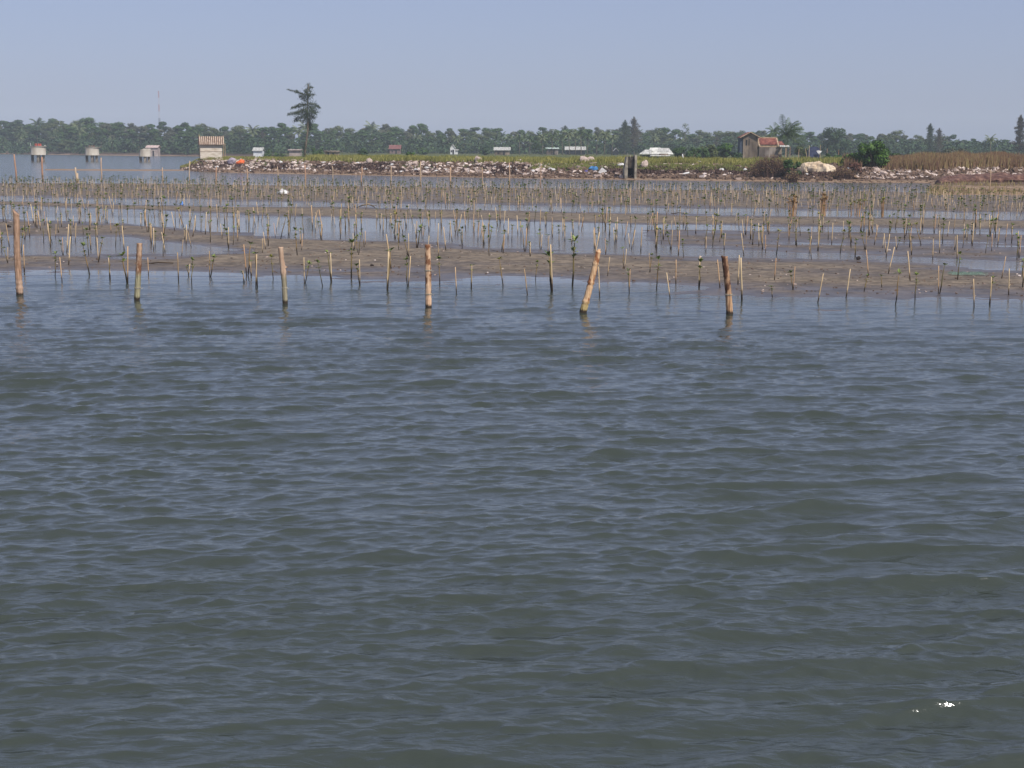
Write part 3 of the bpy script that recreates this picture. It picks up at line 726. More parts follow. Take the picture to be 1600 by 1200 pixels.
def segname(px):
    L = [p for p in POSTX if p[0] <= px]
    return ('left of the ' + POSTX[0][1]) if not L else ('right of the ' + L[-1][1])
cnt = {}
FR = [n for n in NEARN if n[3] < 42.3]
for n in sorted(FR, key=lambda n: n[2]):
    key = (n[1], segname(n[2])); cnt.setdefault(key, []).append(n)
for (look, sg), L in cnt.items():
    for j, n in enumerate(L):
        lab = '%s at front water edge, %s %s' % (look, (ORD[j] if len(L) > 1 else 'just'), sg)
        tag(n[0], lab, 'seedling' if n[4] == 's' else 'stake', 'staked mangrove planting')
for n in NEARN:
    if n[3] < 42.3: continue
    u = n[2]; uu = n[0].location.x / n[0].location.y; e = [float(f(uu)) for f in EU]
    b = 0 if n[3] < e[1] else 1 if n[3] < e[2] else 2 if n[3] < e[3] else 3 if n[3] < e[4] else 4
    near = min(POSTX, key=lambda p: abs(p[0] - n[2]))[1]
    bb = ["front mud strip", "shining middle channel", "bare sand bar", "thin far water strip", "densely planted far flat"][b]
    tag(n[0], '%s on the %s, beyond the %s' % (n[1], bb, near), 'seedling' if n[4] == 's' else 'stake', '%s, %s, beyond the %s' % (n[1], bb, near))
for o, k in SEED:
    if id(o) not in seed_used:
        for c in list(o.children): bpy.data.objects.remove(c)
        bpy.data.objects.remove(o)
for o in STAKE:
    if id(o) not in stake_used: bpy.data.objects.remove(o)
M_farstake = mat('far_stake_wood', [(140, 112, 82), (200, 172, 134), (232, 212, 178)], .8, 1, 'island')
M_farstem = mat('far_stem', [(74, 66, 42), (104, 92, 56), (130, 108, 70)], .8, 1, 'island')
tag(farS.build('seedling_stems', M_farstem), 'countless thin seedling stems on the far planted flat', 'seedlings', kind='stuff')
tag(farL.build('seedling_leaves', M_mleaf), 'countless small dark green seedling leaves on the far planted flat', 'seedlings', kind='stuff')
tag(farK.build('planting_stakes', M_farstake), 'countless thin pale stakes on the far planted flat', 'stakes', kind='stuff')

# bundles of dried seedlings
for j, (px, py, hp, wp) in enumerate(((1237, 338, 31, 13), (1287, 337, 33, 10), (1340, 335, 22, 20), (1222 + 156, 337, 26, 8))):
    p = at(px, py); t = empty('seedling_bundle', (p.x, p.y, 0)); rnd.seed(j + 60); st = MB(); lf = MB(); H = hp * p.y / F; W = wp * p.y / F / 2
    for k in range(14 if wp > 9 else 7):
        a = rnd.uniform(-1, 1) * W; b = rnd.uniform(-.25, .25); h = H * rnd.uniform(.6, 1); q = Vector((a * 1.15 + rnd.uniform(-.06, .06), b, h)); st.tube([(a, b, -.1), q], [.015, .010], 5); leafset(lf, q, 5, .16)
    st.build('stems', mat('dry_stem', [(140, 104, 70), (196, 156, 112)], .8, 4), t); lf.build('leaf_clusters', M_mdry if j < 2 else M_mleafy, t)
    tag(t, ['wide bundle of orange dried seedlings on the right planted flat', 'narrow upright bundle of orange dried seedlings on the right flat', 'broad low clump of yellow-green seedlings right of the dried bundles', 'small clump of yellowing seedlings right of the broad low clump'][j], 'seedling bundle')

# ------------------------------------------------------------------ far row of taller posts
M_farpost = zmat('far_post_wood', (112, 88, 68), [(168, 140, 114), (196, 172, 142), (170, 128, 102)], .1)
FP = [(26, 242, 284, 3.2), (67, 246, 283, 3.6), (119.5, 262, 284, 3.6), (159, 247, 284, 2.5), (254.5, 262, 284, 2), (296.5, 252, 287, 2.2), (338, 261, 287, 2.6), (387, 264, 289, 3), (435, 261, 290, 2), (477, 258, 289, 2.8), (520.5, 260, 287, 1.6), (565, 261, 291, 2.6),
      (611, 260, 290, 2), (657, 253, 291, 2.6), (704, 262, 292, 3.2), (754, 261, 292, 2), (795.5, 255, 294, 2.6), (844, 255, 293, 1.8), (1547, 266, 302, 2)]
rnd.seed(31)
for j, (px, y0, y1, wd) in enumerate(FP):
    b = at(px, y1); H = (y1 - y0) * b.y / F; r = wd * .40 * b.y / F; l = rnd.uniform(-.05, .03) * H
    mb = MB().tube([(0, 0, -.4), (rnd.uniform(-.03, .03), 0, H * .4), (l * .7 + rnd.uniform(-.03, .03), 0, H * .75), (l, 0, H)], [r, r, r * .92, r * .8], 8)
    if j == 2: mb.tube([(r * 1.4, 0, -.4), (r * 1.5, 0, H * .6)], [r * .9, r * .7], 7)
    o = mb.build('fence_post', M_farpost, None, True); o.location = b
    tag(o, ('lone thin post on the brown spit in the right corner' if j == 18 else '%s post, %s from left in the far row across the channel' % ('stout brown' if wd > 4 else 'thin pale', ORD[j])), 'post', 'far row of posts across the channel' if j < 18 else None)

# ------------------------------------------------------------------ bank dressing
def bank_pt(px, d): u = uof(px); Y = float(BANK(u)) + d; return u * Y, Y
M_stone = mat('pale_rubble', [(120, 102, 92), (188, 168, 154), (232, 218, 208)], .9, .6, 'island')
M_stoneb = mat('brown_rubble', [(74, 58, 48), (104, 84, 70), (140, 118, 98)], .95, .6, 'island')
M_brush = mat('dark_weed', [(62, 46, 42), (84, 64, 58), (114, 92, 82)], .95, .6, 'island')
M_grass = mat('bank_grass', [(88, 90, 44), (124, 124, 60), (166, 156, 90)], .8, .25, 'island')
M_reed = mat('dry_reed', [(92, 66, 52), (122, 94, 72), (150, 136, 88)], .9, .12, 'island')
M_straw = mat('straw', [(84, 76, 50), (126, 112, 76), (168, 150, 106)], .85, .4, 'island')
def rubble():
    rnd.seed(88); a = MB(); b = MB()
    for k in range(9000):
        px = rnd.uniform(250, 1640); cl = min(1, max(.08, (vnoise(np.array([px / 17.0]), np.array([k % 7 * .6]), 12)[0] - .28) * 2))
        right = px > 1320
        d = rnd.uniform(1.0, 11.5) if not right else rnd.uniform(3.5, 9)
        pale = rnd.random() < (.85 * cl * (1.0 if px < 860 else .4 if px < 1310 else .75)) * (1 if 3.2 < d < 11.5 else .25)
        if 1180 < px < 1325 and rnd.random() < .5: continue
        x, Y = bank_pt(px, d); z = gz(x, Y)
        if z < -.02: continue
        s = rnd.uniform(.10, .34) * (1.3 if rnd.random() < .1 else 1)
        (a if pale else b).box((x, Y, z + s * .12), (s * rnd.uniform(.7, 1.9), s, s * rnd.uniform(.4, .9)), rnd.uniform(0, 3), rnd.uniform(-.5, .5), rnd.uniform(-.5, .5), .3)
    for k in range(900):     # little stones on the beach
        px = rnd.uniform(255, 1600); x, Y = bank_pt(px, rnd.uniform(0, 3.5)); z = gz(x, Y); s = rnd.uniform(.06, .2)
        if z > -.02: b.box((x, Y, z), (s * 1.5, s, s * .6), rnd.uniform(0, 3), 0, 0, .3)
    tag(a.build('pale_rubble', M_stone), 'pale broken concrete and shell rubble spread along the bank face', 'rubble', kind='stuff')
    tag(b.build('brown_rubble', M_stoneb), 'brown stones and clods spread along the bank face', 'rubble', kind='stuff')
rubble()
def tufts(name, m, n, zone, hgt, wid, label, cat, seed, lean=.35, cross=False):
    rnd.seed(seed); mb = MB()
    for k in range(n):
        r = zone()
        if r is None: continue
        x, Y, sc = r; z = gz(x, Y)
        if z < -.02: continue
        for j in range(4):
            h = rnd.uniform(*hgt) * sc; q = rnd.uniform(0, 6.28); w_ = wid * rnd.uniform(.6, 1.3); ox = rnd.uniform(-.2, .2); oy = rnd.uniform(-.2, .2)
            l = Vector((rnd.uniform(-lean, lean), rnd.uniform(-lean, lean), 1)) * h; s = Vector((math.cos(q), math.sin(q) * .4, 0)) * w_
            b = Vector((x + ox, Y + oy, z - .03)); mb.add([b - s, b + s, b + l * .6 + s * .7, b + l, b + l * .6 - s * .5], [(0, 1, 2, 3, 4)])
    tag(mb.build(name, m), label, cat, kind='stuff')
def z_grass():
    px = rnd.uniform(268, 1480); d = 9.8 + 22 * rnd.random() ** 1.6; x, Y = bank_pt(px, d)
    if 1240 < px < 1312 and d < 14: return None
    s = (.55 if px < 480 else 1.0) * (.6 + .7 * vnoise(np.array([px / 20.]), np.array([d / 6.]), 4)[0]); return x, Y, s
tufts('bank_grass', M_grass, 17000, z_grass, (.26, .70), .07, 'green and yellow grass growing along the top of the bank', 'grass', 1)
def z_creep():
    px = rnd.uniform(990, 1190) if rnd.random() < .6 else rnd.uniform(830, 1000); x, Y = bank_pt(px, rnd.uniform(6, 9)); return x, Y, .6
tufts('creeping_plants', mat('creeper', [(78, 84, 40), (110, 116, 56), (148, 146, 84)], .8, .5, 'island'), 2600, z_creep, (.3, .6), .07, 'low green creeping plants on the upper bank face beside the brick sluice', 'ground cover', 2)
def z_weed():
    px = rnd.uniform(300, 1340); d = rnd.uniform(3.8, 7.5)
    if vnoise(np.array([px / 40.]), np.array([d / 3.]), 14)[0] < .42: return None
    x, Y = bank_pt(px, d); return x, Y, 1
tufts('dark_weed', M_brush, 7000, z_weed, (.12, .36), .09, 'dark purple-brown dead weed lying in heaps along the bank face', 'dead weed', 3, lean=1.2)
def z_reed():
    px = rnd.uniform(1378, 1680) if rnd.random() < .97 else rnd.uniform(1320, 1345); d = rnd.uniform(8, 19); x, Y = bank_pt(px, d); e = min(1, max(0, (px - 1376) / 30.)) if px > 1350 else .7
    return x, Y, (.5 + .5 * e) * (.75 + .5 * vnoise(np.array([px / 30.]), np.array([d / 5.]), 9)[0])
tufts('dry_reeds', M_reed, 9500, z_reed, (.7, 1.35), .05, 'brown dry reeds covering the bank at right', 'reeds', 4, lean=.22)
def z_straw():
    px = rnd.uniform(1395, 1680); y0 = rnd.uniform(294, 306) if px < 1470 else rnd.uniform(291, 305); p = at(px, y0)
    return p.x, p.y, .7
tufts('straw_tussocks', M_straw, 620, z_straw, (.2, .6), .03, 'straw-coloured tussocks at the edge of the right spit', 'grass', 5)
# straw standing in shallow water left of the spit needs its own little rise
def heap(name, m, pts, w_, hgt, label, cat, seed, kind=None, n=46, n2=14):
    """a long lump of eroded material following pixel points on the ground"""
    P = [at(a, b, .1) if kind != 'b' else Vector((uof(a) * bank_z(a, b)[1], bank_z(a, b)[1], 0)) for a, b in pts]; vs = []; us_ = np.linspace(0, len(P) - 1, n)
    for i, f in enumerate(us_):
        j = min(int(f), len(P) - 2); c = P[j].lerp(P[j + 1], f - j); e = math.sin(math.pi * min(1, max(0, i / (n - 1))) ) ** .35
        for k in range(n2):
            q = math.pi * k / (n2 - 1); r1 = 1 + .5 * (fbm(np.array([i * .35 + seed]), np.array([k * .6]), seed, 3)[0])
            vs.append((c.x, c.y - math.cos(q) * w_ * r1 * e, -.1 + gz(c.x, c.y) + math.sin(q) ** .7 * hgt * r1 * e))
    o = mesh_np(name, np.array(vs), grid_quads(n, n2), m, smooth=False); tag(o, label, cat); return o
M_heap = mat('dark_silt', [(70, 46, 40), (98, 70, 60), (128, 98, 82)], .95, 2.2, bump=1, bscale=8)
M_heap2 = mat('brown_silt', [(104, 82, 66), (134, 110, 88), (158, 136, 112)], .95, 1.6, bump=1, bscale=6)
heap('silt_bank', M_heap, [(1462, 289), (1500, 287), (1560, 287), (1640, 287), (1750, 287)], 2.6, .85, 'dark eroded silt bank on the spit in the right corner', 'silt bank', 3)
heap('silt_bank', M_heap2, [(1455, 294), (1500, 295), (1560, 296), (1640, 296), (1750, 296)], 5, .28, 'lower paler silt bank in front of the dark eroded one at right', 'silt bank', 8)
def lump(name, px, py, wp, hp, m, label, cat, seed, z=None, group=None):
    p = at(px, py, 0 if z is None else z); rnd.seed(seed); n, n2 = 12, 9; W = wp * p.y / F / 2 * .85; H = hp * p.y / F; vs = []
    for i in range(n2):
        f = math.pi * i / (n2 - 1)
        for k in range(n):
            q = 2 * math.pi * k / n; r1 = 1 + .8 * fbm(np.array([math.cos(q) * 1.3 + 5 + seed]), np.array([math.sin(q) * 1.3 + f * 1.5]), seed, 3)[0]
            vs.append((math.cos(q) * W * math.sin(f) * r1, math.sin(q) * W * .6 * math.sin(f) * r1, H * .85 * (.48 - .52 * math.cos(f)) * r1))
    fs = [(i * n + k, i * n + (k + 1) % n, (i + 1) * n + (k + 1) % n, (i + 1) * n + k) for i in range(n2 - 1) for k in range(n)]
    mb = MB(); mb.add(vs, fs); o = mb.build(name, m); o.location = p; o.rotation_euler[2] = rnd.uniform(-.4, .4)
    return tag(o, label, cat, group)
M_white = mat('white_plastic', [(196, 192, 188), (230, 228, 224)], .6, 3, bump=.3)
M_orange = mat('orange_tarp', [(214, 92, 40), (240, 130, 72)], .6, 3)
M_blue = mat('blue_tarp', [(44, 96, 150), (92, 150, 196)], .5, 3)
M_dark = mat('dark_mud_clump', [(34, 28, 26), (58, 48, 44)], .8, 6)
M_mauve = mat('mauve_cloth', [(150, 138, 152), (184, 172, 182)], .8, 4)
lump('plastic_sack', 441, 305, 24, 10, M_white, 'large crumpled white sack lying on the far planted flat', 'sack', 1)
lump('plastic_bag', 284, 321, 7, 6, mat('sky_blue', [(70, 130, 210), (104, 160, 230)], .5, 5), 'small bright blue bag on the left end of the sand bar', 'bag', 2)
lump('mud_clump', 362, 406, 7, 4, M_dark, 'small black clump on the mud left of the knobbed post', 'clump', 3)
lump('mud_clump', 581, 417, 7, 5, M_dark, 'small black clump on the mud between the knobbed and flaky posts', 'clump', 4)
lump('mud_clump', 1341, 406, 9, 6, M_dark, 'larger black clump at the bright channel edge at right', 'clump', 5)
lump('mud_clump', 14, 356, 8, 5, M_dark, 'dark brown clump in the lagoon left of the tall sawn post', 'clump', 6)
lump('boulder', 1485, 302, 17, 8, mat('brown_rock', [(92, 78, 66), (138, 120, 104)], .9, 3, bump=.6), 'rounded brown boulder at the water edge of the right spit', 'boulder', 7)
lump('boulder', 1505, 301, 12, 6, M_stoneb, 'smaller brown boulder right of the rounded one on the spit', 'boulder', 8)
lump('plastic_bag', 1556, 299, 5, 3, M_white, 'tiny white bag on the silt of the right spit', 'bag', 9)
BD = [('tarpaulin', 376, 257.5, 12, 6, M_orange, 'bright orange tarpaulin scrap among rubble below the plank hut', 'tarpaulin'), ('cloth_bundle', 362, 257, 12, 8, M_mauve, 'mauve cloth bundle left of the orange tarpaulin', 'cloth'),
      ('tarpaulin', 927, 267, 13, 6, M_blue, 'crumpled blue tarpaulin on the bank left of the white square', 'tarpaulin'), ('plastic_sack', 916, 270, 6, 4, mat('violet_bag', [(70, 64, 120), (98, 90, 150)], .6, 4), 'small violet sack left of the blue tarpaulin', 'sack'),
      ('concrete_chunk', 913, 256, 10, 7, M_stone, 'left pale boulder of the pair in the grass above the blue tarpaulin', 'boulder'), ('concrete_chunk', 924, 255, 8, 6, M_stone, 'right pale boulder of the pair in the grass above the blue tarpaulin', 'boulder'),
      ('concrete_chunk', 1007, 263, 9, 9, M_stone, 'big pale boulder just right of the brick sluice', 'boulder'), ('concrete_chunk', 971, 261, 9, 4, M_white, 'flat white chunk just left of the brick sluice', 'chunk'),
      ('concrete_chunk', 747, 254, 7, 6, M_stone, 'pale block high on the bank near the white shed', 'chunk'), ('concrete_chunk', 577, 256, 7, 6, M_stone, 'pale block high on the bank under the small dark bush', 'chunk'),
      ('concrete_chunk', 1370, 270, 9, 7, M_stone, 'pale block below the bright green bush', 'chunk'), ('concrete_chunk', 1381, 273, 12, 5, M_stone, 'flat pale slab right of the block below the bright green bush', 'chunk'), ('plastic_bag', 1327, 266, 5, 4, M_white, 'white bag left below the bright green bush', 'bag'),
      ('plastic_bag', 1164, 269, 6, 6, M_white, 'white bag on dark weed below the red-roofed house', 'bag'), ('plastic_bag', 1127, 268, 8, 4, M_white, 'long white bag on dark weed left of the red-roofed house', 'bag'), ('plastic_bag', 1260, 274, 6, 3, M_white, 'white bag at the foot of the sand mound', 'bag')]
def bank_z(px, py):      # the ground point seen at a pixel on the bank face
    for i in range(0, 260):
        x, Y = bank_pt(px, i * .06); z = gz(x, Y); v = CM.transposed() @ Vector((x, Y, z - CAMH))
        if 600 + v.y / v.z * F <= py: return z, Y
    return 1.5, Y
heap('sand_mound', mat('pale_sand', [(176, 152, 122), (206, 184, 154), (224, 206, 178)], .95, 1.2, bump=.6), [(1243, 268), (1262, 267), (1285, 267), (1307, 268)], 1.5, .95, 'steep pale sand mound on the bank right of the green shrub', 'sand mound', 5, kind='b', n=30)
for j, (n_, px, py, w_, h_, m, lab, ct) in enumerate(BD):
    z, Y = bank_z(px, py); o = lump(n_, px, py, w_, h_, m, lab, ct, 20 + j); P = atd(px, py, Y); o.location = (P.x, Y - .1, z - .02)
rnd.seed(5)
for j in range(54):       # the larger white chunks that stand out in the rubble
    px = 290 + j * 11 + rnd.uniform(-9, 9); py = rnd.uniform(254, 268) + (px - 300) * .006; z, Y = bank_z(px, py)
    o = lump('concrete_chunk', px, py, rnd.uniform(3, 7.5), rnd.uniform(2, 3.6), M_white if j % 3 else M_stone, '', '', 200 + j); P = atd(px, py, Y); o.location = (P.x, Y - .1, z - .02)
    nm = 'chalky white' if j % 3 else 'greyish pale'
    tag(o, '%s chunk in the bank rubble, %s' % (nm, landmark(px).replace('behind', 'before').replace('above', 'before')), 'chunk', '%s chunks in the bank rubble %s' % (nm, landmark(px)))
z, Y = bank_z(941, 271); P = atd(941, 268, Y)
o = MB().box((0, 0, 0), (.62, .06, .62), 0, R(38), 0).build('foam_board', M_white); o.location = (P.x, Y - .5, P.z); tag(o, 'square white board standing on its corner on the bank left of the sluice', 'board')
z, Y = bank_z(1070, 273); P = atd(1070, 271.5, Y)
o = MB().tube([(-.42, 0, -.1), (0, 0, .02), (.42, 0, .12)], [.10, .1, .09], 9).build('white_pipe', M_white, None, True); o.location = (P.x, Y - .2, P.z); tag(o, 'short thick white pipe lying on the bank right of the sluice', 'pipe')
z, Y = bank_z(707, 254); P = atd(707, 252, Y)
o = MB().tube([(-.15, 0, .25), (.15, 0, -.2)], .035, 6).build('white_stick', M_white); o.location = (P.x, Y - .1, P.z); tag(o, 'thin white stick leaning in brush below the narrow white house', 'stick')
# driftwood, net and lying sticks on the mud
p = at(573, 325); mb = MB().tube([(-.5, 0, .02), (-.2, 0, .14), (.1, 0, .2), (.42, 0, .03)], [.02, .035, .04, .02], 6)
mb.tube([(.05, 0, .18), (-.05, 0, .3)], [.02, .01], 5).tube([(.2, 0, .13), (.5, .1, .12)], [.02, .01], 5); o = mb.build('driftwood', M_stake, None, True); o.location = p; tag(o, 'forked pale driftwood lying on the sand bar', 'driftwood')
for (x0, x1, y, nm) in ((225, 271, 413, 'long pale pole lying flat beside the straight flat-topped post'), (1048, 1072, 334, 'pale stick lying flat on the far sand bar'), (1003, 1026, 341, 'white stick fragment on the sand bar')):
    a = at(x0, y); b = at(x1, y + 1); o = MB().tube([a, (a + b) / 2 + Vector((0, 0, .06)), b + Vector((0, 0, .05))], .018, 6).build('fallen_pole', M_stake, None, True); tag(o, nm, 'pole')
p = at(1515, 433); rnd.seed(4); mb = MB()
for k in range(26):
    x = -.42 + k * .034; mb.tube([(x, 0, .02), (x + .05, .2, .07 + .02 * math.sin(k)), (x + .02, .45, .03)], .004, 4)
for k in range(7): mb.tube([(-.42 + i * .08, k * .07, .04 + .03 * math.sin(i * 1.7 + k)) for i in range(11)], .004, 4)
o = mb.build('fishing_net', mat('teal_net', [(104, 134, 118), (140, 164, 146)], .7, 5)); o.location = p + Vector((0, 0, .03)); tag(o, 'scrap of teal fishing net on the mud at right', 'net')

# ------------------------------------------------------------------ brick sluice
M_conc = mat('weathered_concrete', [(112, 104, 92), (146, 138, 122), (172, 162, 144)], .9, 2.5, bump=.5, bscale=14)
M_concdark = mat('damp_brick', [(58, 52, 46), (84, 76, 66)], .9, 5, bump=.6, bscale=20)
b = at(985, 280.5); Y = b.y; s = Y / F; t = empty('sluice_gate', (b.x, Y - .3, 0)); H = 35 * s
t_l = MB().prism([(-.55, 0, -.4), (-.3, 0, -.4), (-.3, 0, H), (-.42, 0, H), (-.62, 0, .9)], (0, 2.2, 0)).build('side_wall', M_conc, t)
MB().box((.48, 1.0, H / 2 - .1), (.22, 2.2, H + .5)).build('side_wall', M_conc, t)
MB().box((.03, .35, H * .76), (.66, .16, H * .50)).build('gate_panel', M_concdark, t)
MB().box((.03, 1.9, H * .3), (.66, .12, H * .9)).build('opening_shade_panel', mat('opening_shade', [(26, 22, 20), (40, 36, 32)], .9, 3), t)  # near-black panel paints the shade inside the sluice opening
for x, h in ((-.34, .32), (-.05, .2), (.34, .42)): MB().tube([(x, .2, H - .2), (x, .2, H + h)], .035, 6).build('guide_rod', M_conc, t)
tag(t, 'narrow weathered sluice gate with dark opening set into the bank', 'sluice gate')
o = MB().tube([(0, 0, -.3), (-.02, 0, .45), (-.09, 0, .8)], [.10, .07, .05], 7).build('marker_post', M_white, None, True); x, Y = bank_pt(1067, 12); o.location = (x, Y, gz(x, Y) + .15); tag(o, 'short whitish leaning post in the grass right of the long white roof', 'post')

# ------------------------------------------------------------------ drum piers in the left water
M_drum = mat('drum_concrete', [(150, 138, 122), (176, 166, 150), (190, 182, 168)], .9, .8, stretch=(1, 1, .4), bump=.3)
M_leg = mat('pier_leg', [(70, 64, 58), (110, 100, 90), (186, 176, 160)], .9, 1.1, stretch=(1, 1, .3))
M_red = mat('red_lump', [(150, 62, 52), (186, 92, 76)], .8, 5)
for j, (px, yt, yb, yl, wp, lab) in enumerate(((60.5, 229.5, 242.5, 252.5, 23, 'leftmost concrete drum pier with red lumps on its rim'), (144.5, 231, 243, 252.5, 21, 'middle concrete drum pier with an overhanging lid slab'), (227, 233.5, 245, 253, 18, 'rightmost concrete drum pier, broken-topped, in front of the waterside shack'))):
    b = at(px, yl); s = b.y / F; t = empty('drum_pier', b); r = wp * s / 2; z0 = (yl - yb) * s; z1 = (yl - yt) * s
    dr = MB().tube([(0, 0, z0), (0, 0, z0 + .08), (0, 0, z1 - .1), (0, 0, z1)], [r * 1.04, r, r, r], 28)
    if j == 2:
        for k in range(28): 
            v = dr.v[3 * 28 + k]; dr.v[3 * 28 + k] = (v[0], v[1], v[2] - .35 * max(0, -v[0] / r) + .1)
    dr.build('drum', M_drum, t, True)
    if j < 2: MB().tube([(.12, 0, z1), (.12, 0, z1 + .10)], [r * 1.08, r * 1.08], 24).build('lid_slab', M_drum, t, True)
    for a, q in ((-.72, -.3), (.12, -.6), (.62, .1), (-.1, .7)): MB().box((a * r, q * r, z0 / 2 - .5), (.42, .42, z0 + 1.0)).build('leg', M_leg, t)
    if j == 0:
        for a in (-.3, .05, .3): MB().box((a * r, 0, z1 + .32), (.3, .3, .45), rnd.random(), 0, 0, .25).build('red_block', M_red, t)
        MB().tube([(-r, 0, z1), (-r, 0, z1 + .7)], .04, 5).build('rod', M_white, t); MB().tube([(r * .9, 0, z1), (r * .95, 0, z1 + .3)], .06, 5).build('rod', M_white, t)
    if j == 1:
        for a in (-.4, 0, .3): MB().tube([(a * r, 0, z1), (a * r, 0, z1 + .45)], .035, 5).build('rod', M_red, t)
    tag(t, lab, 'pier', 'concrete drum piers in the left water')

# ------------------------------------------------------------------ radio mast
p = atd(250.5, 240, 640); g = gz(p.x, 640); H = atd(250.5, 142, 640).z - g; t = empty('radio_mast', (p.x, 640, g)); M_mw = mat('mast_white', [(176, 176, 186), (196, 194, 204)], .6, 1); M_mr = mat('mast_red', [(160, 120, 124), (180, 136, 140)], .6, 1); M_mg = mat('mast_grey', [(84, 84, 92), (104, 104, 112)], .6, 1)
for k in range(9):
    z0 = H * k / 9; z1 = H * (k + 1) / 9; mb = MB(); r = .42 * (1 - .55 * k / 9)
    for q in range(3):
        a = 2.1 * q; c = Vector((math.cos(a) * r, math.sin(a) * r, 0)); c2 = Vector((math.cos(a + 2.094) * r, math.sin(a + 2.094) * r, 0))
        mb.tube([c + Vector((0, 0, z0)), c + Vector((0, 0, z1))], .055, 4); n = 4
        for i in range(n): mb.tube([c + Vector((0, 0, z0 + (z1 - z0) * i / n)), c2 + Vector((0, 0, z0 + (z1 - z0) * (i + 1) / n))], .03, 3)
    mb.build('lattice_section', M_mg if k < 5 else (M_mw if k % 2 else M_mr), t)
tag(t, 'tall thin red and white lattice radio mast above the left wood', 'radio mast')

# ------------------------------------------------------------------ buildings
M_redroof = mat('red_tiles', [(96, 54, 46), (130, 74, 62), (158, 102, 84)], .85, 2.5, bump=.5, bscale=9)
M_cream = mat('cream_trim', [(150, 122, 96), (186, 164, 134)], .85, 2)
M_plaster = mat('stained_plaster', [(78, 66, 56), (112, 98, 84), (148, 132, 114)], .9, .9, stretch=(1, 1, .35), bump=.2)
M_plasterg = mat('grey_plaster', [(70, 60, 54), (98, 86, 78), (148, 136, 126)], .9, .9, stretch=(1, 1, .3), bump=.2)
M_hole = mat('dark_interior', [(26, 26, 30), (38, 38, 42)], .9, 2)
M_tin = mat('pale_tin', [(140, 138, 128), (176, 174, 166), (200, 198, 190)], .7, 1.2, stretch=(4, 1, 1))
M_wood = mat('pale_planks', [(176, 160, 140), (206, 194, 176), (222, 212, 198)], .85, 3, stretch=(.4, .4, 4), bump=.4)
M_roofwood = mat('weathered_roof', [(150, 126, 104), (188, 166, 142), (208, 190, 168)], .85, 3, stretch=(4, 1, 1), bump=.4)
def box_at(name, x0, x1, y0, y1, Y, depth, m, parent, org, off=0):
    a = atd(x0, y1, Y + off); b = atd(x1, y0, Y + off)
    return MB().box(((a.x + b.x) / 2 - org.x, off + depth / 2, (a.z + b.z) / 2 - org.z), (abs(b.x - a.x), depth, abs(b.z - a.z))).build(name, m, parent)
def ridge_roof(mb, x0, x1, y0, y1, ze, zr, th=.07, ribs=0, over=.15):
    """ridge along x; two slopes; y0 near, y1 far"""
    ym = (y0 + y1) / 2
    for (ya, yb) in ((y0, ym), (y1, ym)):
        mb.prism([(x0, ya, ze), (x0, yb, zr), (x0, yb, zr + th), (x0, ya, ze + th)], (x1 - x0, 0, 0))
        for i in range(ribs):
            x = x0 + (x1 - x0) * (i + .5) / ribs; mb.prism([(x, ya, ze + th - .01), (x, yb, zr + th - .01), (x, yb, zr + th + .05), (x, ya, ze + th + .05)], ((x1 - x0) / ribs * .45, 0, 0))
def gable_roof(mb, x0, x1, y0, y1, ze, zr, th=.09):
    """ridge along y, gable faces the camera"""
    xm = (x0 + x1) / 2
    for xa in (x0, x1): mb.prism([(xa, y0, ze), (xm, y0, zr), (xm, y0, zr + th), (xa, y0, ze + th)], (0, y1 - y0, 0))
# plank hut on the spit
Yh = 199.0; b = atd(330, 238, Yh); g = gz(b.x, Yh); t = empty('plank_hut', (b.x, Yh, g), R(13)); s = Yh / F
W = 2.75; D = 1.7; he = 3.35 - g; hr = 4.25 - g
wl = MB().box((0, 0, he / 2), (W, .06, he)).build('front_wall', M_wood, t)
for z in (he * .52, he * .97): MB().box((0, -.05, z), (W + .06, .04, .06)).build('batten', M_roofwood, wl)
MB().prism([(W / 2, 0, 0), (W / 2, D, 0), (W / 2, D, he), (W / 2, D / 2, hr), (W / 2, 0, he)], (-.05, 0, 0)).build('side_wall', M_roofwood, t)
MB().prism([(-W / 2, 0, 0), (-W / 2, D, 0), (-W / 2, D, he), (-W / 2, D / 2, hr), (-W / 2, 0, he)], (.05, 0, 0)).build('side_wall', M_wood, t)
MB().box((W / 2 + .012, D * .55, he * .55), (.03, .5, .8)).build('doorway', M_hole, t)
rf = MB(); ridge_roof(rf, -W / 2 - .18, W / 2 + .28, -.35, D + .35, he - .12, hr); ro = rf.build('roof', M_brush, t); rb = MB(); ridge_roof(rb, -W / 2 - .18, W / 2 + .28, -.35, D + .35, he - .10, hr + .02, th=.02, ribs=13); rb.build('roof_slats', M_roofwood, ro)  # dark roof base puts the shade between the pale slats into colour
for x, h in ((-W / 2 - .05, hr + .35), (W / 2 + .2, hr + .2), (W / 2 + .42, he + .1)): MB().tube([(x, D / 2, 0), (x, D / 2, h)], .035, 6).build('pole', M_stake, t)
for x in (-.35, .9): MB().box((x, D * .08, he + .12), (.2, .2, .12), .4, 0, 0, .3).build('roof_stone', M_brush, t)
tag(t, 'small plank hut with striped ridged roof standing on the spit', 'hut')
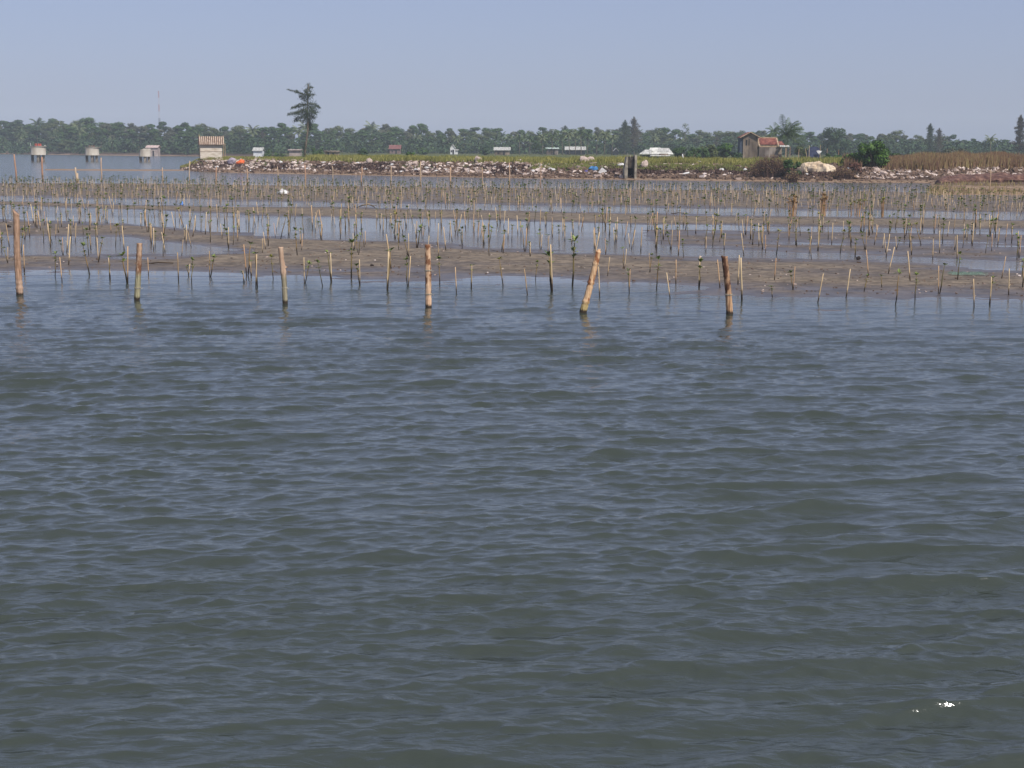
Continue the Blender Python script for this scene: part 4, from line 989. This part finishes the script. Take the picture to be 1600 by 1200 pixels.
# red-roofed house pair
Y1 = 255.0; og = atd(1187, 245, Y1); g = gz(og.x, Y1); og = Vector((og.x, Y1, g)); sc = Y1 / F
X = lambda px: (px - 1187) * sc
Z = lambda py: atd(1187, py, Y1).z - g
t = empty('gabled_outhouse', og - Vector((.0, 0, 0)))
MB().prism([(X(1161), 0, -.3), (X(1183.5), 0, -.3), (X(1183.5), 0, Z(213)), (X(1171.5), 0, Z(208)), (X(1161), 0, Z(213.5))], (0, 3.2, 0)).build('wall', M_plaster, t)
rf = MB(); gable_roof(rf, X(1156), X(1187), -.45, 3.4, Z(215.5), Z(207)); rf.build('roof', M_redroof, t)
fg = MB(); gable_roof(fg, X(1155.5), X(1187.3), -.5, -.46, Z(215.8), Z(207.2), .14); fg.build('barge_board', M_cream, t)
MB().box((X(1166), -.02, Z(223)), (.25, .04, .9)).build('window', M_hole, t); MB().box((X(1170), -.02, Z(222)), (.14, .04, 1.1)).build('window', M_hole, t)
MB().box((X(1158.5), 1.4, Z(228) / 1.0), (.5, 2.4, 2.6)).build('lean_to', mat('dark_blue_tin', [(44, 52, 66), (66, 76, 92)], .7, 2), t)
tag(t, 'small stained outhouse with its gable end facing the water, left of the red-roofed house', 'outhouse')
t = empty('tiled_house', og + Vector((.002, 0, 0)))
MB().box(((X(1185.5) + X(1215.5)) / 2, 1.9, Z(226) / 2 - .15), (X(1215.5) - X(1185.5), 3.8, Z(226) + .3)).build('wall', M_plasterg, t)
MB().box(((X(1185.5) + X(1215.5)) / 2, -.01, Z(228.2)), (X(1215.5) - X(1185.5), .03, .34)).build('cornice', M_cream, t)
rf = MB(); ridge_roof(rf, X(1187), X(1214), -.15, 3.95, Z(226), Z(216.2), .1, ribs=14); rf.build('roof', M_redroof, t)
for xa, wd in ((X(1184.6), X(1187) - X(1184.6)), (X(1214), X(1216.2) - X(1214))):
    MB().prism([(xa, -.3, Z(227)), (xa, 1.9, Z(214.8)), (xa, 4.1, Z(227)), (xa, 4.1, Z(229)), (xa, -.3, Z(229))], (wd, 0, 0)).build('parapet', M_cream, t)
MB().box(((X(1187) + X(1214)) / 2, 1.9, Z(215.2)), (X(1214) - X(1187), .3, .26)).build('ridge_cap', M_cream, t)
MB().prism([(X(1216.3), -.3, Z(226.5)), (X(1216.3), 2.4, Z(221)), (X(1216.3), 2.4, Z(220.2)), (X(1216.3), -.3, Z(225.5))], (X(1224) - X(1216.3), 0, 0)).build('porch_roof', M_redroof, t)
MB().prism([(X(1216.3), -.9, Z(229.5)), (X(1216.3), -.5, Z(227.6)), (X(1216.3), -.5, Z(226.8)), (X(1216.3), -.9, Z(228.7))], (X(1231) - X(1216.3), 0, 0)).build('awning', M_tin, t)
MB().box((X(1219), .6, Z(237)), (X(1222) - X(1216.5), .1, 1.9)).build('side_wall', M_plaster, t)
MB().box((X(1226), -.7, Z(236)), (.16, .16, 2.0)).build('porch_post', M_cream, t)
tag(t, 'squat grey-walled house with a red tiled roof and cream parapets beside the palm', 'house')
# simple far sheds
def shed(name, x0, x1, ytop, yeave, yb, Y, m_w, m_r, label, cat='shed', gable=False, depth=4.0, door=True, slant=0):
    o = atd((x0 + x1) / 2, yb, Y); g = min(gz(o.x, Y), o.z); t = empty(name, (o.x, Y, g)); s = Y / F; W = (x1 - x0) * s
    ze = atd(x0, yeave, Y).z - g; zr = atd(x0, ytop, Y).z - g
    if gable:
        MB().prism([(-W / 2, 0, -.3), (W / 2, 0, -.3), (W / 2, 0, ze), (0, 0, zr - .05), (-W / 2, 0, ze)], (0, depth, 0)).build('wall', m_w, t); r_ = MB(); gable_roof(r_, -W * .58, W * .58, -.25, depth + .2, ze - .1, zr, .12)
    else:
        MB().box((0, depth / 2, ze / 2 - .15), (W, depth, ze + .3)).build('wall', m_w, t); r_ = MB(); ridge_roof(r_, -W / 2 - .3 - slant, W / 2 + .3, -.4, depth + .4, ze, zr, .1, ribs=max(4, int(W)))
    r_.build('roof', m_r, t)
    if door: MB().box((W * .12, -.02, min(1.0, ze * .4)), (max(.5, W * .12), .05, min(1.9, ze * .8))).build('door', M_hole, t); MB().box((-W * .25, -.02, min(1.4, ze * .6)), (max(.4, W * .12), .05, .6)).build('window', M_hole, t)
    return tag(t, label, cat)
M_pink = mat('pinkish_wall', [(150, 134, 126), (186, 170, 160)], .9, 1)
M_pinkroof = mat('faded_pink_roof', [(176, 150, 140), (206, 184, 174)], .8, 2)
M_wallw = mat('white_wall', [(196, 196, 194), (220, 220, 218)], .9, 1)
shed('waterside_shack', 229, 246, 227.5, 231, 241, 500, M_pink, M_pinkroof, 'pinkish waterside shack behind the rightmost drum pier', 'shack')
shed('white_tent', 396, 409, 231, 236, 242, 420, M_wallw, M_tin, 'small whitish tin shelter among low bushes left of the casuarina', 'shelter', door=False)
shed('block_hut', 452, 469, 234, 235, 242, 330, M_pink, M_pink, 'low pinkish block hut left of the casuarina trunk', 'hut', door=False, depth=2.5)
shed('block_hut', 508, 528, 236.2, 237.2, 245, 330, mat('tan_brick', [(150, 126, 104), (178, 154, 130)], .9, 2), M_plaster, 'low tan brick hut right of the casuarina', 'hut', depth=2.5)
shed('far_house', 609, 625, 227, 233, 242, 500, mat('maroon_wall', [(112, 92, 86), (134, 112, 104)], .9, 1), mat('maroon_roof', [(112, 70, 66), (134, 88, 82)], .9, 1), 'house with a maroon roof half hidden at the foot of the wood', 'house')
shed('narrow_house', 703.5, 711, 226, 231.5, 243.5, 470, M_wallw, M_tin, 'narrow white gabled house against the dark wood', 'house', gable=True)
shed('white_porch', 711.5, 715, 234, 235, 243.5, 471, M_wallw, M_tin, 'tiny white porch just right of the narrow white house', 'porch', door=False, depth=2)
shed('white_shed', 773, 796, 230.5, 235, 244.5, 420, M_plaster, M_tin, 'wide white shed with pale tin roof and dark doorway', 'shed')
shed('green_roofed_shed', 854, 872, 231.2, 232.6, 236, 470, M_plasterg, mat('pale_green_tin', [(176, 190, 178), (200, 212, 202)], .7, 1), 'low shed with pale green roof behind the palms', 'shed')
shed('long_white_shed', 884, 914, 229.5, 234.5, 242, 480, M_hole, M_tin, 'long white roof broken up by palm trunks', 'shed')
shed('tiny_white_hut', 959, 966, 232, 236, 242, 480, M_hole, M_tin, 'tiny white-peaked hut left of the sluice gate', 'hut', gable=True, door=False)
Yb = 290.0; o0 = atd(1026, 247, Yb); g = gz(o0.x, Yb); t = empty('patched_building', (o0.x, Yb, g)); s = Yb / F
XX = lambda px: (px - 1026) * s
ZZ = lambda py: atd(1026, py, Yb).z - g
MB().box(((XX(1030) + XX(1044)) / 2, 2.4, ZZ(240) / 2 - .1), (XX(1044) - XX(1030), 4.4, ZZ(240) + .2)).build('wall', M_plaster, t)
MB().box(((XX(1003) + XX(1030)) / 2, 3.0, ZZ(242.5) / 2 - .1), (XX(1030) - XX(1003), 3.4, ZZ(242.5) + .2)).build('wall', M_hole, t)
M_tb = mat('bleached_sheet', [(176, 174, 162), (206, 204, 192), (226, 224, 214)], .7, 1.5)
for j, (xa, xb, xc, xd, ylo, yhi, dy) in enumerate(((999, 1018, 1009, 1020, 241, 234.5, 0), (1015, 1046, 1018, 1034, 236.5, 231.2, 1.6), (1028, 1050, 1031, 1047, 238, 231.8, 1.2), (1014, 1052, 1024, 1050, 241, 236, .4), (1016, 1045, 1016, 1051, 244, 240.6, -.3))):
    MB().prism([(XX(xa), dy, ZZ(ylo)), (XX(xb), dy, ZZ(ylo)), (XX(xd), dy + 1.6, ZZ(yhi)), (XX(xc), dy + 1.6, ZZ(yhi))], (0, .02, .07)).build('roof_sheet', M_tb if j % 2 else M_tin, t)
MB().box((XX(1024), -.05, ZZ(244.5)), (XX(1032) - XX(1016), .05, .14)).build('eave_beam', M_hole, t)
tag(t, 'low building under broad overlapping white roof sheets right of the sluice', 'building')
# tarp shelter, white cloth, fence stakes
Yt = 235.0; a = atd(1273, 245, Yt); g = gz(a.x, Yt); t = empty('tarp_shelter', (a.x, Yt, g)); s = Yt / F
M_navy = mat('navy_tarp', [(44, 50, 78), (66, 72, 100)], .7, 2, bump=.5)
MB().prism([(-9 * s, 0, 0), (8 * s, 0, 0), (8 * s, 0, 1.7), (2 * s, 0, 2.05), (-6 * s, 0, 1.95), (-9 * s, 0, 1.5)], (0, 1.5, 0)).build('tarp', M_navy, t)
MB().tube([(-9 * s, -.05, 0), (-9 * s, -.05, 2.2)], .04, 5).build('pole', M_stake, t); MB().tube([(8 * s, -.05, 0), (8 * s, -.05, 2.3)], .04, 5).build('pole', M_stake, t)
tag(t, 'dark navy tarpaulin shelter right of the palm', 'shelter')
p = atd(1279, 237, Yt - .4); mb = MB().add([(-.35, 0, .12), (-.05, -.03, .2), (.3, 0, .1), (.5, .05, .12), (.3, -.05, -.15), (.1, 0, -.42), (-.12, -.03, -.2)], [(0, 1, 6), (1, 2, 4, 6), (2, 3, 4), (4, 5, 6)]); o = mb.build('white_cloth', M_white); sm = o.modifiers.new('thick', 'SOLIDIFY'); sm.thickness = .03; o.location = p; tag(o, 'white cloth hanging on the navy tarpaulin shelter', 'cloth')
for j, (px, y0, x1) in enumerate(((1234, 229, 1234), (1247, 233, 1248), (1262, 232, 1258), (1292, 232, 1292), (1310, 234, 1310))):
    a = atd(px, 248, Yt - 3); gg = gz(a.x, Yt - 3); h = atd(px, y0, Yt - 3).z - gg; o = MB().tube([(0, 0, -.2), ((x1 - px) * .1, 0, h)], [.05, .035], 6).build('fence_stake', M_farpost); o.location = (a.x, Yt - 3, gg)
    tag(o, 'thin upright stake, %s from left between the house and the bright bush' % ORD[j], 'stake', 'thin stakes behind the sand mound')

# ------------------------------------------------------------------ trees and shrubs nearer than the wood
def place(t, px, py_top, Y, H0, label, cat, group=None, wx=1.0, rz=0.0, py_base=None):
    a = atd(px, 243, Y); g = gz(a.x, Y) if py_base is None else atd(px, py_base, Y).z; h = atd(px, py_top, Y).z - g
    t.location = (a.x, Y, g); t.scale = (h / H0 * wx, h / H0 * wx, h / H0); t.rotation_euler = (0, 0, rz); return tag(t, label, cat, group)
# the lone casuarina, limb by limb
def lone():
    Y = 214.0; a = atd(477, 243, Y); g = gz(a.x, Y); org = Vector((a.x, Y, g)); t = empty('casuarina_tree', org); rnd.seed(14)
    def q(px, py, dy=0): v = atd(px, py, Y) - org; v.y += dy; return v
    tk = [Vector((q(476.5, 243).x, 0, -.3)), q(476.5, 236), q(478.5, 222), q(480.5, 207), q(481, 190), q(480, 170), q(481, 150), q(482, 131)]
    tr = MB().tube(tk, [.17, .15, .13, .12, .10, .08, .05, .02], 8); cr = MB()
    L = [([(475, 147), (462, 143), (450, 139.5)], .22, 170), ([(478, 152), (470, 146), (463, 141)], .38, 200), ([(474, 152), (469, 150), (467, 152)], .3, 110), ([(481, 150), (481, 141), (481.5, 130)], .55, 420), ([(481, 158), (480, 148), (480, 140)], .85, 620),
         ([(482, 147), (486, 148), (491, 147)], .3, 100), ([(481, 138), (485, 136), (487.5, 136)], .25, 70), ([(481, 160), (474, 155), (470, 153)], .3, 120), ([(483, 162), (491, 162), (499, 168)], .42, 340), ([(480, 163), (468, 163), (455, 170)], .34, 330), ([(476, 164), (466, 166), (460, 168)], .25, 150),
         ([(483, 166), (488, 170), (492, 177)], .85, 780), ([(482, 178), (487, 182), (491, 184)], .4, 200), ([(481, 167), (479, 175), (477, 182)], .75, 560), ([(478, 170), (465, 175), (450.5, 179)], .42, 400), ([(477, 178), (468, 183), (459, 188)], .62, 520), ([(475, 172), (468, 175), (462, 177)], .5, 260),
         ([(481, 180), (482, 190), (483, 199)], .55, 520), ([(484, 184), (485, 192), (483, 203)], .4, 260), ([(482, 200), (481, 206), (481, 212)], .2, 60), ([(477, 184), (473, 189), (472, 190)], .3, 120)]
    for pts, r, n in L:
        dy = rnd.uniform(-.5, .5); P = [q(*pts[0]), q(pts[1][0], pts[1][1], dy), q(pts[2][0], pts[2][1], dy * 1.6)]
        tr.tube(P, [.045, .03, .012], 5); plume(cr, P, r * 1.35, int(n * .8), .15, .55)
    for k in range(2):   # twiggy base growth
        plume(cr, [q(476, 243), q(476 + k, 232), q(477, 224)], .45, 190, .14, .1)
    tr.build('trunk', M_bark, t, True); cr.build('crown', M_needle, t)
    tag(t, 'tall lone casuarina with ragged tiers standing on the spit against the sky', 'tree')
lone()
place(palm(5.6, 5.6, M_palm, 201, nf=30, wind=.42, lf=.48, nl=36, lw=1.3), 1231, 212, 268, 5.6, 'big windswept coconut palm right of the red-roofed house', 'tree', wx=.85)
place(palm(5.6, 2.4, M_palm, 202, nf=16, wind=.2, lw=2), 1206, 206, 430, 5.6, 'small palm top showing above the red-roofed house', 'tree')
place(palm(6.0, 2.8, M_palmpale, 203, nf=18, lw=2), 1548, 219, 400, 6.0, 'pale-trunked coconut palm standing above the brown reeds', 'tree')
place(broadleaf(10, 11, M_leafs[1], 210, n=4200, s=.34), 1302, 199, 430, 10, 'broad round dark tree above the sand mound', 'tree', wx=1.0)
place(casuarina(10, 3.8, M_needlebrown, 211, n=4500, s=.26), 1592, 181, 430, 10, 'tall narrow brownish casuarina at the right frame edge', 'tree', wx=1.0)
place(casuarina(10, 4.4, M_needle, 212, n=3200), 1452, 194, 470, 10, 'dark pointed casuarina rising above the right wood', 'tree')
place(casuarina(10, 5.0, M_needlebrown, 213), 1466, 201, 472, 10, 'lower brownish casuarina leaning on the dark pointed one', 'tree')
place(casuarina(10, 5.0, M_needlebrown, 214, n=3200), 990, 184, 515, 10, 'tallest brownish casuarina above the sluice gate', 'tree', wx=1.0)
place(casuarina(10, 5.0, M_needle, 215, n=3000), 976, 189, 512, 10, 'dark casuarina just left of the tallest one above the sluice', 'tree')
place(broadleaf(10, 7, M_leafs[2], 216, n=600), 1070, 192, 560, 10, 'thin-crowned tree poking above the wood over the long patched roof', 'tree', wx=.7)
place(broadleaf(10, 9, M_leafs[0], 217, n=3200), 845, 206, 470, 10, 'fresh green rounded tree behind the green-roofed shed', 'tree')
def putbush(px, y0, y1, wpx, Y, m, label, seed, n=900, s=.2, name='green_bush', cat='bush'):
    sc = Y / F; a = atd(px, y1, Y); g = gz(a.x, Y); top = atd(px, y0, Y).z; h = max(.4, top - g)
    t = bush(wpx * sc * 1.12, h * 1.12, m, seed, n, s, name); t.location = (a.x, Y, g); tag(t, label, cat)
putbush(1364, 219, 258, 62, 152, M_bright, 'large glossy bright green bush on the bank at right', 306, 8000, .115)
putbush(1328, 236, 254, 26, 153, M_bright, 'smaller green bush leaning on the left side of the large glossy one', 302, 1500, .12)
putbush(1236, 243, 268, 26, 147, M_leafs[0], 'dark green shrub on the bank left of the sand mound', 303, 2200, .09)
putbush(1258, 226, 238, 30, 250, M_leafs[2], 'yellow-green shrub under the windswept palm', 304, 1200, .2)
putbush(1080, 229, 247, 60, 262, M_leafs[0], 'wide low green bush right of the long patched roof', 305, 2400, .2)
putbush(1108, 226, 246, 40, 266, M_leafs[2], 'olive bush between the wide low one and the outhouse', 306, 1800, .2)
putbush(1134, 222, 246, 32, 258, M_bright, 'dark glossy bush just left of the outhouse', 307, 2000, .18)
putbush(1152, 236, 246, 16, 240, M_leafs[1], 'small dark bush at the outhouse corner', 308, 700, .14)
putbush(567, 233, 244, 17, 250, M_leafs[1], 'small round dark bush on the bank right of the tan brick hut', 309, 1500, .13)
putbush(641, 236, 245, 13, 250, M_bright, 'small round light green bush right of the maroon roof', 310, 1000, .12)
putbush(660, 232, 243, 20, 420, M_leafs[0], 'pale green bush at the wood foot left of the narrow white house', 311, 900, .25)
putbush(786 - 28, 229, 244, 17, 400, M_leafs[1], 'dark bush covering the left end of the white shed', 312, 1200, .22)
putbush(428, 232, 243, 34, 300, M_leafs[0], 'low green bush left of the casuarina trunk', 313, 1200, .2)
putbush(497, 230, 243, 26, 300, M_leafs[0], 'rounded green bush right of the casuarina trunk', 314, 1200, .2)
putbush(1445, 234, 247, 70, 300, M_leafs[2], 'wide olive bush behind the brown reeds', 315, 2200, .25)
putbush(1490, 230, 246, 50, 320, M_leafs[3], 'greyish olive bush right of the wide one behind the reeds', 316, 1800, .25)
putbush(1530, 238, 247, 44, 260, M_leafs[2], 'low olive bush under the pale-trunked palm', 317, 1300, .2)
putbush(1578, 240, 248, 46, 240, M_bright, 'low bright green bush at the right frame edge above the reeds', 318, 1700, .16)
putbush(1395, 239, 248, 30, 200, M_leafs[0], 'low green bush right of the large glossy one', 319, 1000, .15)
putbush(1300, 240, 250, 36, 200, M_leafs[0], 'low green bush behind the sand mound', 320, 1000, .14)
putbush(1335, 250, 263, 22, 148, mat('red_brown_leaf', [(92, 58, 48), (120, 84, 68)], .9, 1, 'island'), 'small reddish dead bush below the large glossy one', 321, 900, .08, 'dead_bush')
# twiggy brown shrub on the bank
def twiggy(px, wpx, y0, Y, label, seed, n=420):
    rnd.seed(seed); a = atd(px, 250, Y); g = gz(a.x, Y) ; h = atd(px, y0, Y).z - g; W = wpx * Y / F / 2; mb = MB(); lf = MB(); t = empty('twiggy_shrub', (a.x, Y, g))
    for k in range(n):
        x = rnd.uniform(-1, 1) * W; y = rnd.uniform(-.9, .9); hh = h * rnd.uniform(.4, 1) * (1 - .45 * (x / W) ** 2); e = Vector((x * 1.15 + rnd.uniform(-.3, .3), y, hh))
        m_ = Vector((x, y * .8, hh * .5)); mb.tube([(x * .8, y * .6, -.1), m_, e], [.02, .014, .006], 3, False)
        for j in range(5): leafcard(lf, m_.lerp(e, rnd.random()) + rdir() * .1, rdir(), rnd.uniform(.04, .08))
    mb.build('twigs', M_brush, t); lf.build('foliage', M_reed, t); tag(t, label, 'shrub')
twiggy(1205, 56, 240, 149, 'wide bare brown twiggy shrub in front of the red-roofed house', 71, 700)
twiggy(1240, 14, 262, 144, 'small dry twiggy shrub at the foot of the dark green shrub', 72, 120)
twiggy(1318, 30, 258, 146, 'low dry twiggy shrub right of the sand mound', 73, 220)

rnd.seed(90)
pp_ = None
for j, (px, y, Yq) in enumerate(((848, 216, 455), (862, 213, 462), (879, 214, 458), (890, 210, 452), (899, 212, 462), (908, 209, 455), (918, 212, 450), (932, 214, 460), (944, 212, 452), (828, 216, 458), (812, 217, 452), (956, 216, 455))):
    pp_ = palm(7.5, 3.1, M_palm if j % 3 else M_palmpale, 700 + j % 4, lw=2.2) if j < 4 else copytree([o for o in S.objects if o.name.startswith('coconut_palm') and o.get('grove') == j % 4][0])
    if j < 4: pp_['grove'] = j
    place(pp_, px, y, Yq, 7.5, 'grey-green coconut palm before the low sheds, %s from left in the grove' % (ORD[sorted([848, 862, 879, 890, 899, 908, 918, 932, 944, 828, 812, 956]).index(px)]), 'tree', 'coconut palm grove before the low sheds', rz=rnd.uniform(0, 6))

# small litter, shells and clods scattered over the mud
def litter():
    rnd.seed(303); a = MB(); b = MB()
    for k in range(5200):
        q = rnd.random(); Y = 31 + 95 * q ** 1.4; x = rnd.uniform(-.4, .4) * Y; z = mz(x, Y)
        if z < .004: continue
        s_ = rnd.uniform(.012, .032) * (1.6 if rnd.random() < .07 else 1)
        (a if rnd.random() < .22 else b).box((x, Y, z + s_ * .2), (s_ * rnd.uniform(1, 2.4), s_, s_ * rnd.uniform(.4, .9)), rnd.uniform(0, 3), rnd.uniform(-.4, .4), 0, .35)
    tag(a.build('shell_litter', M_stone), 'tiny pale shells and scraps scattered over the mud', 'litter', kind='stuff')
    tag(b.build('mud_clods', M_stoneb), 'small dark clods and crab casts scattered over the mud', 'clods', kind='stuff')
litter()
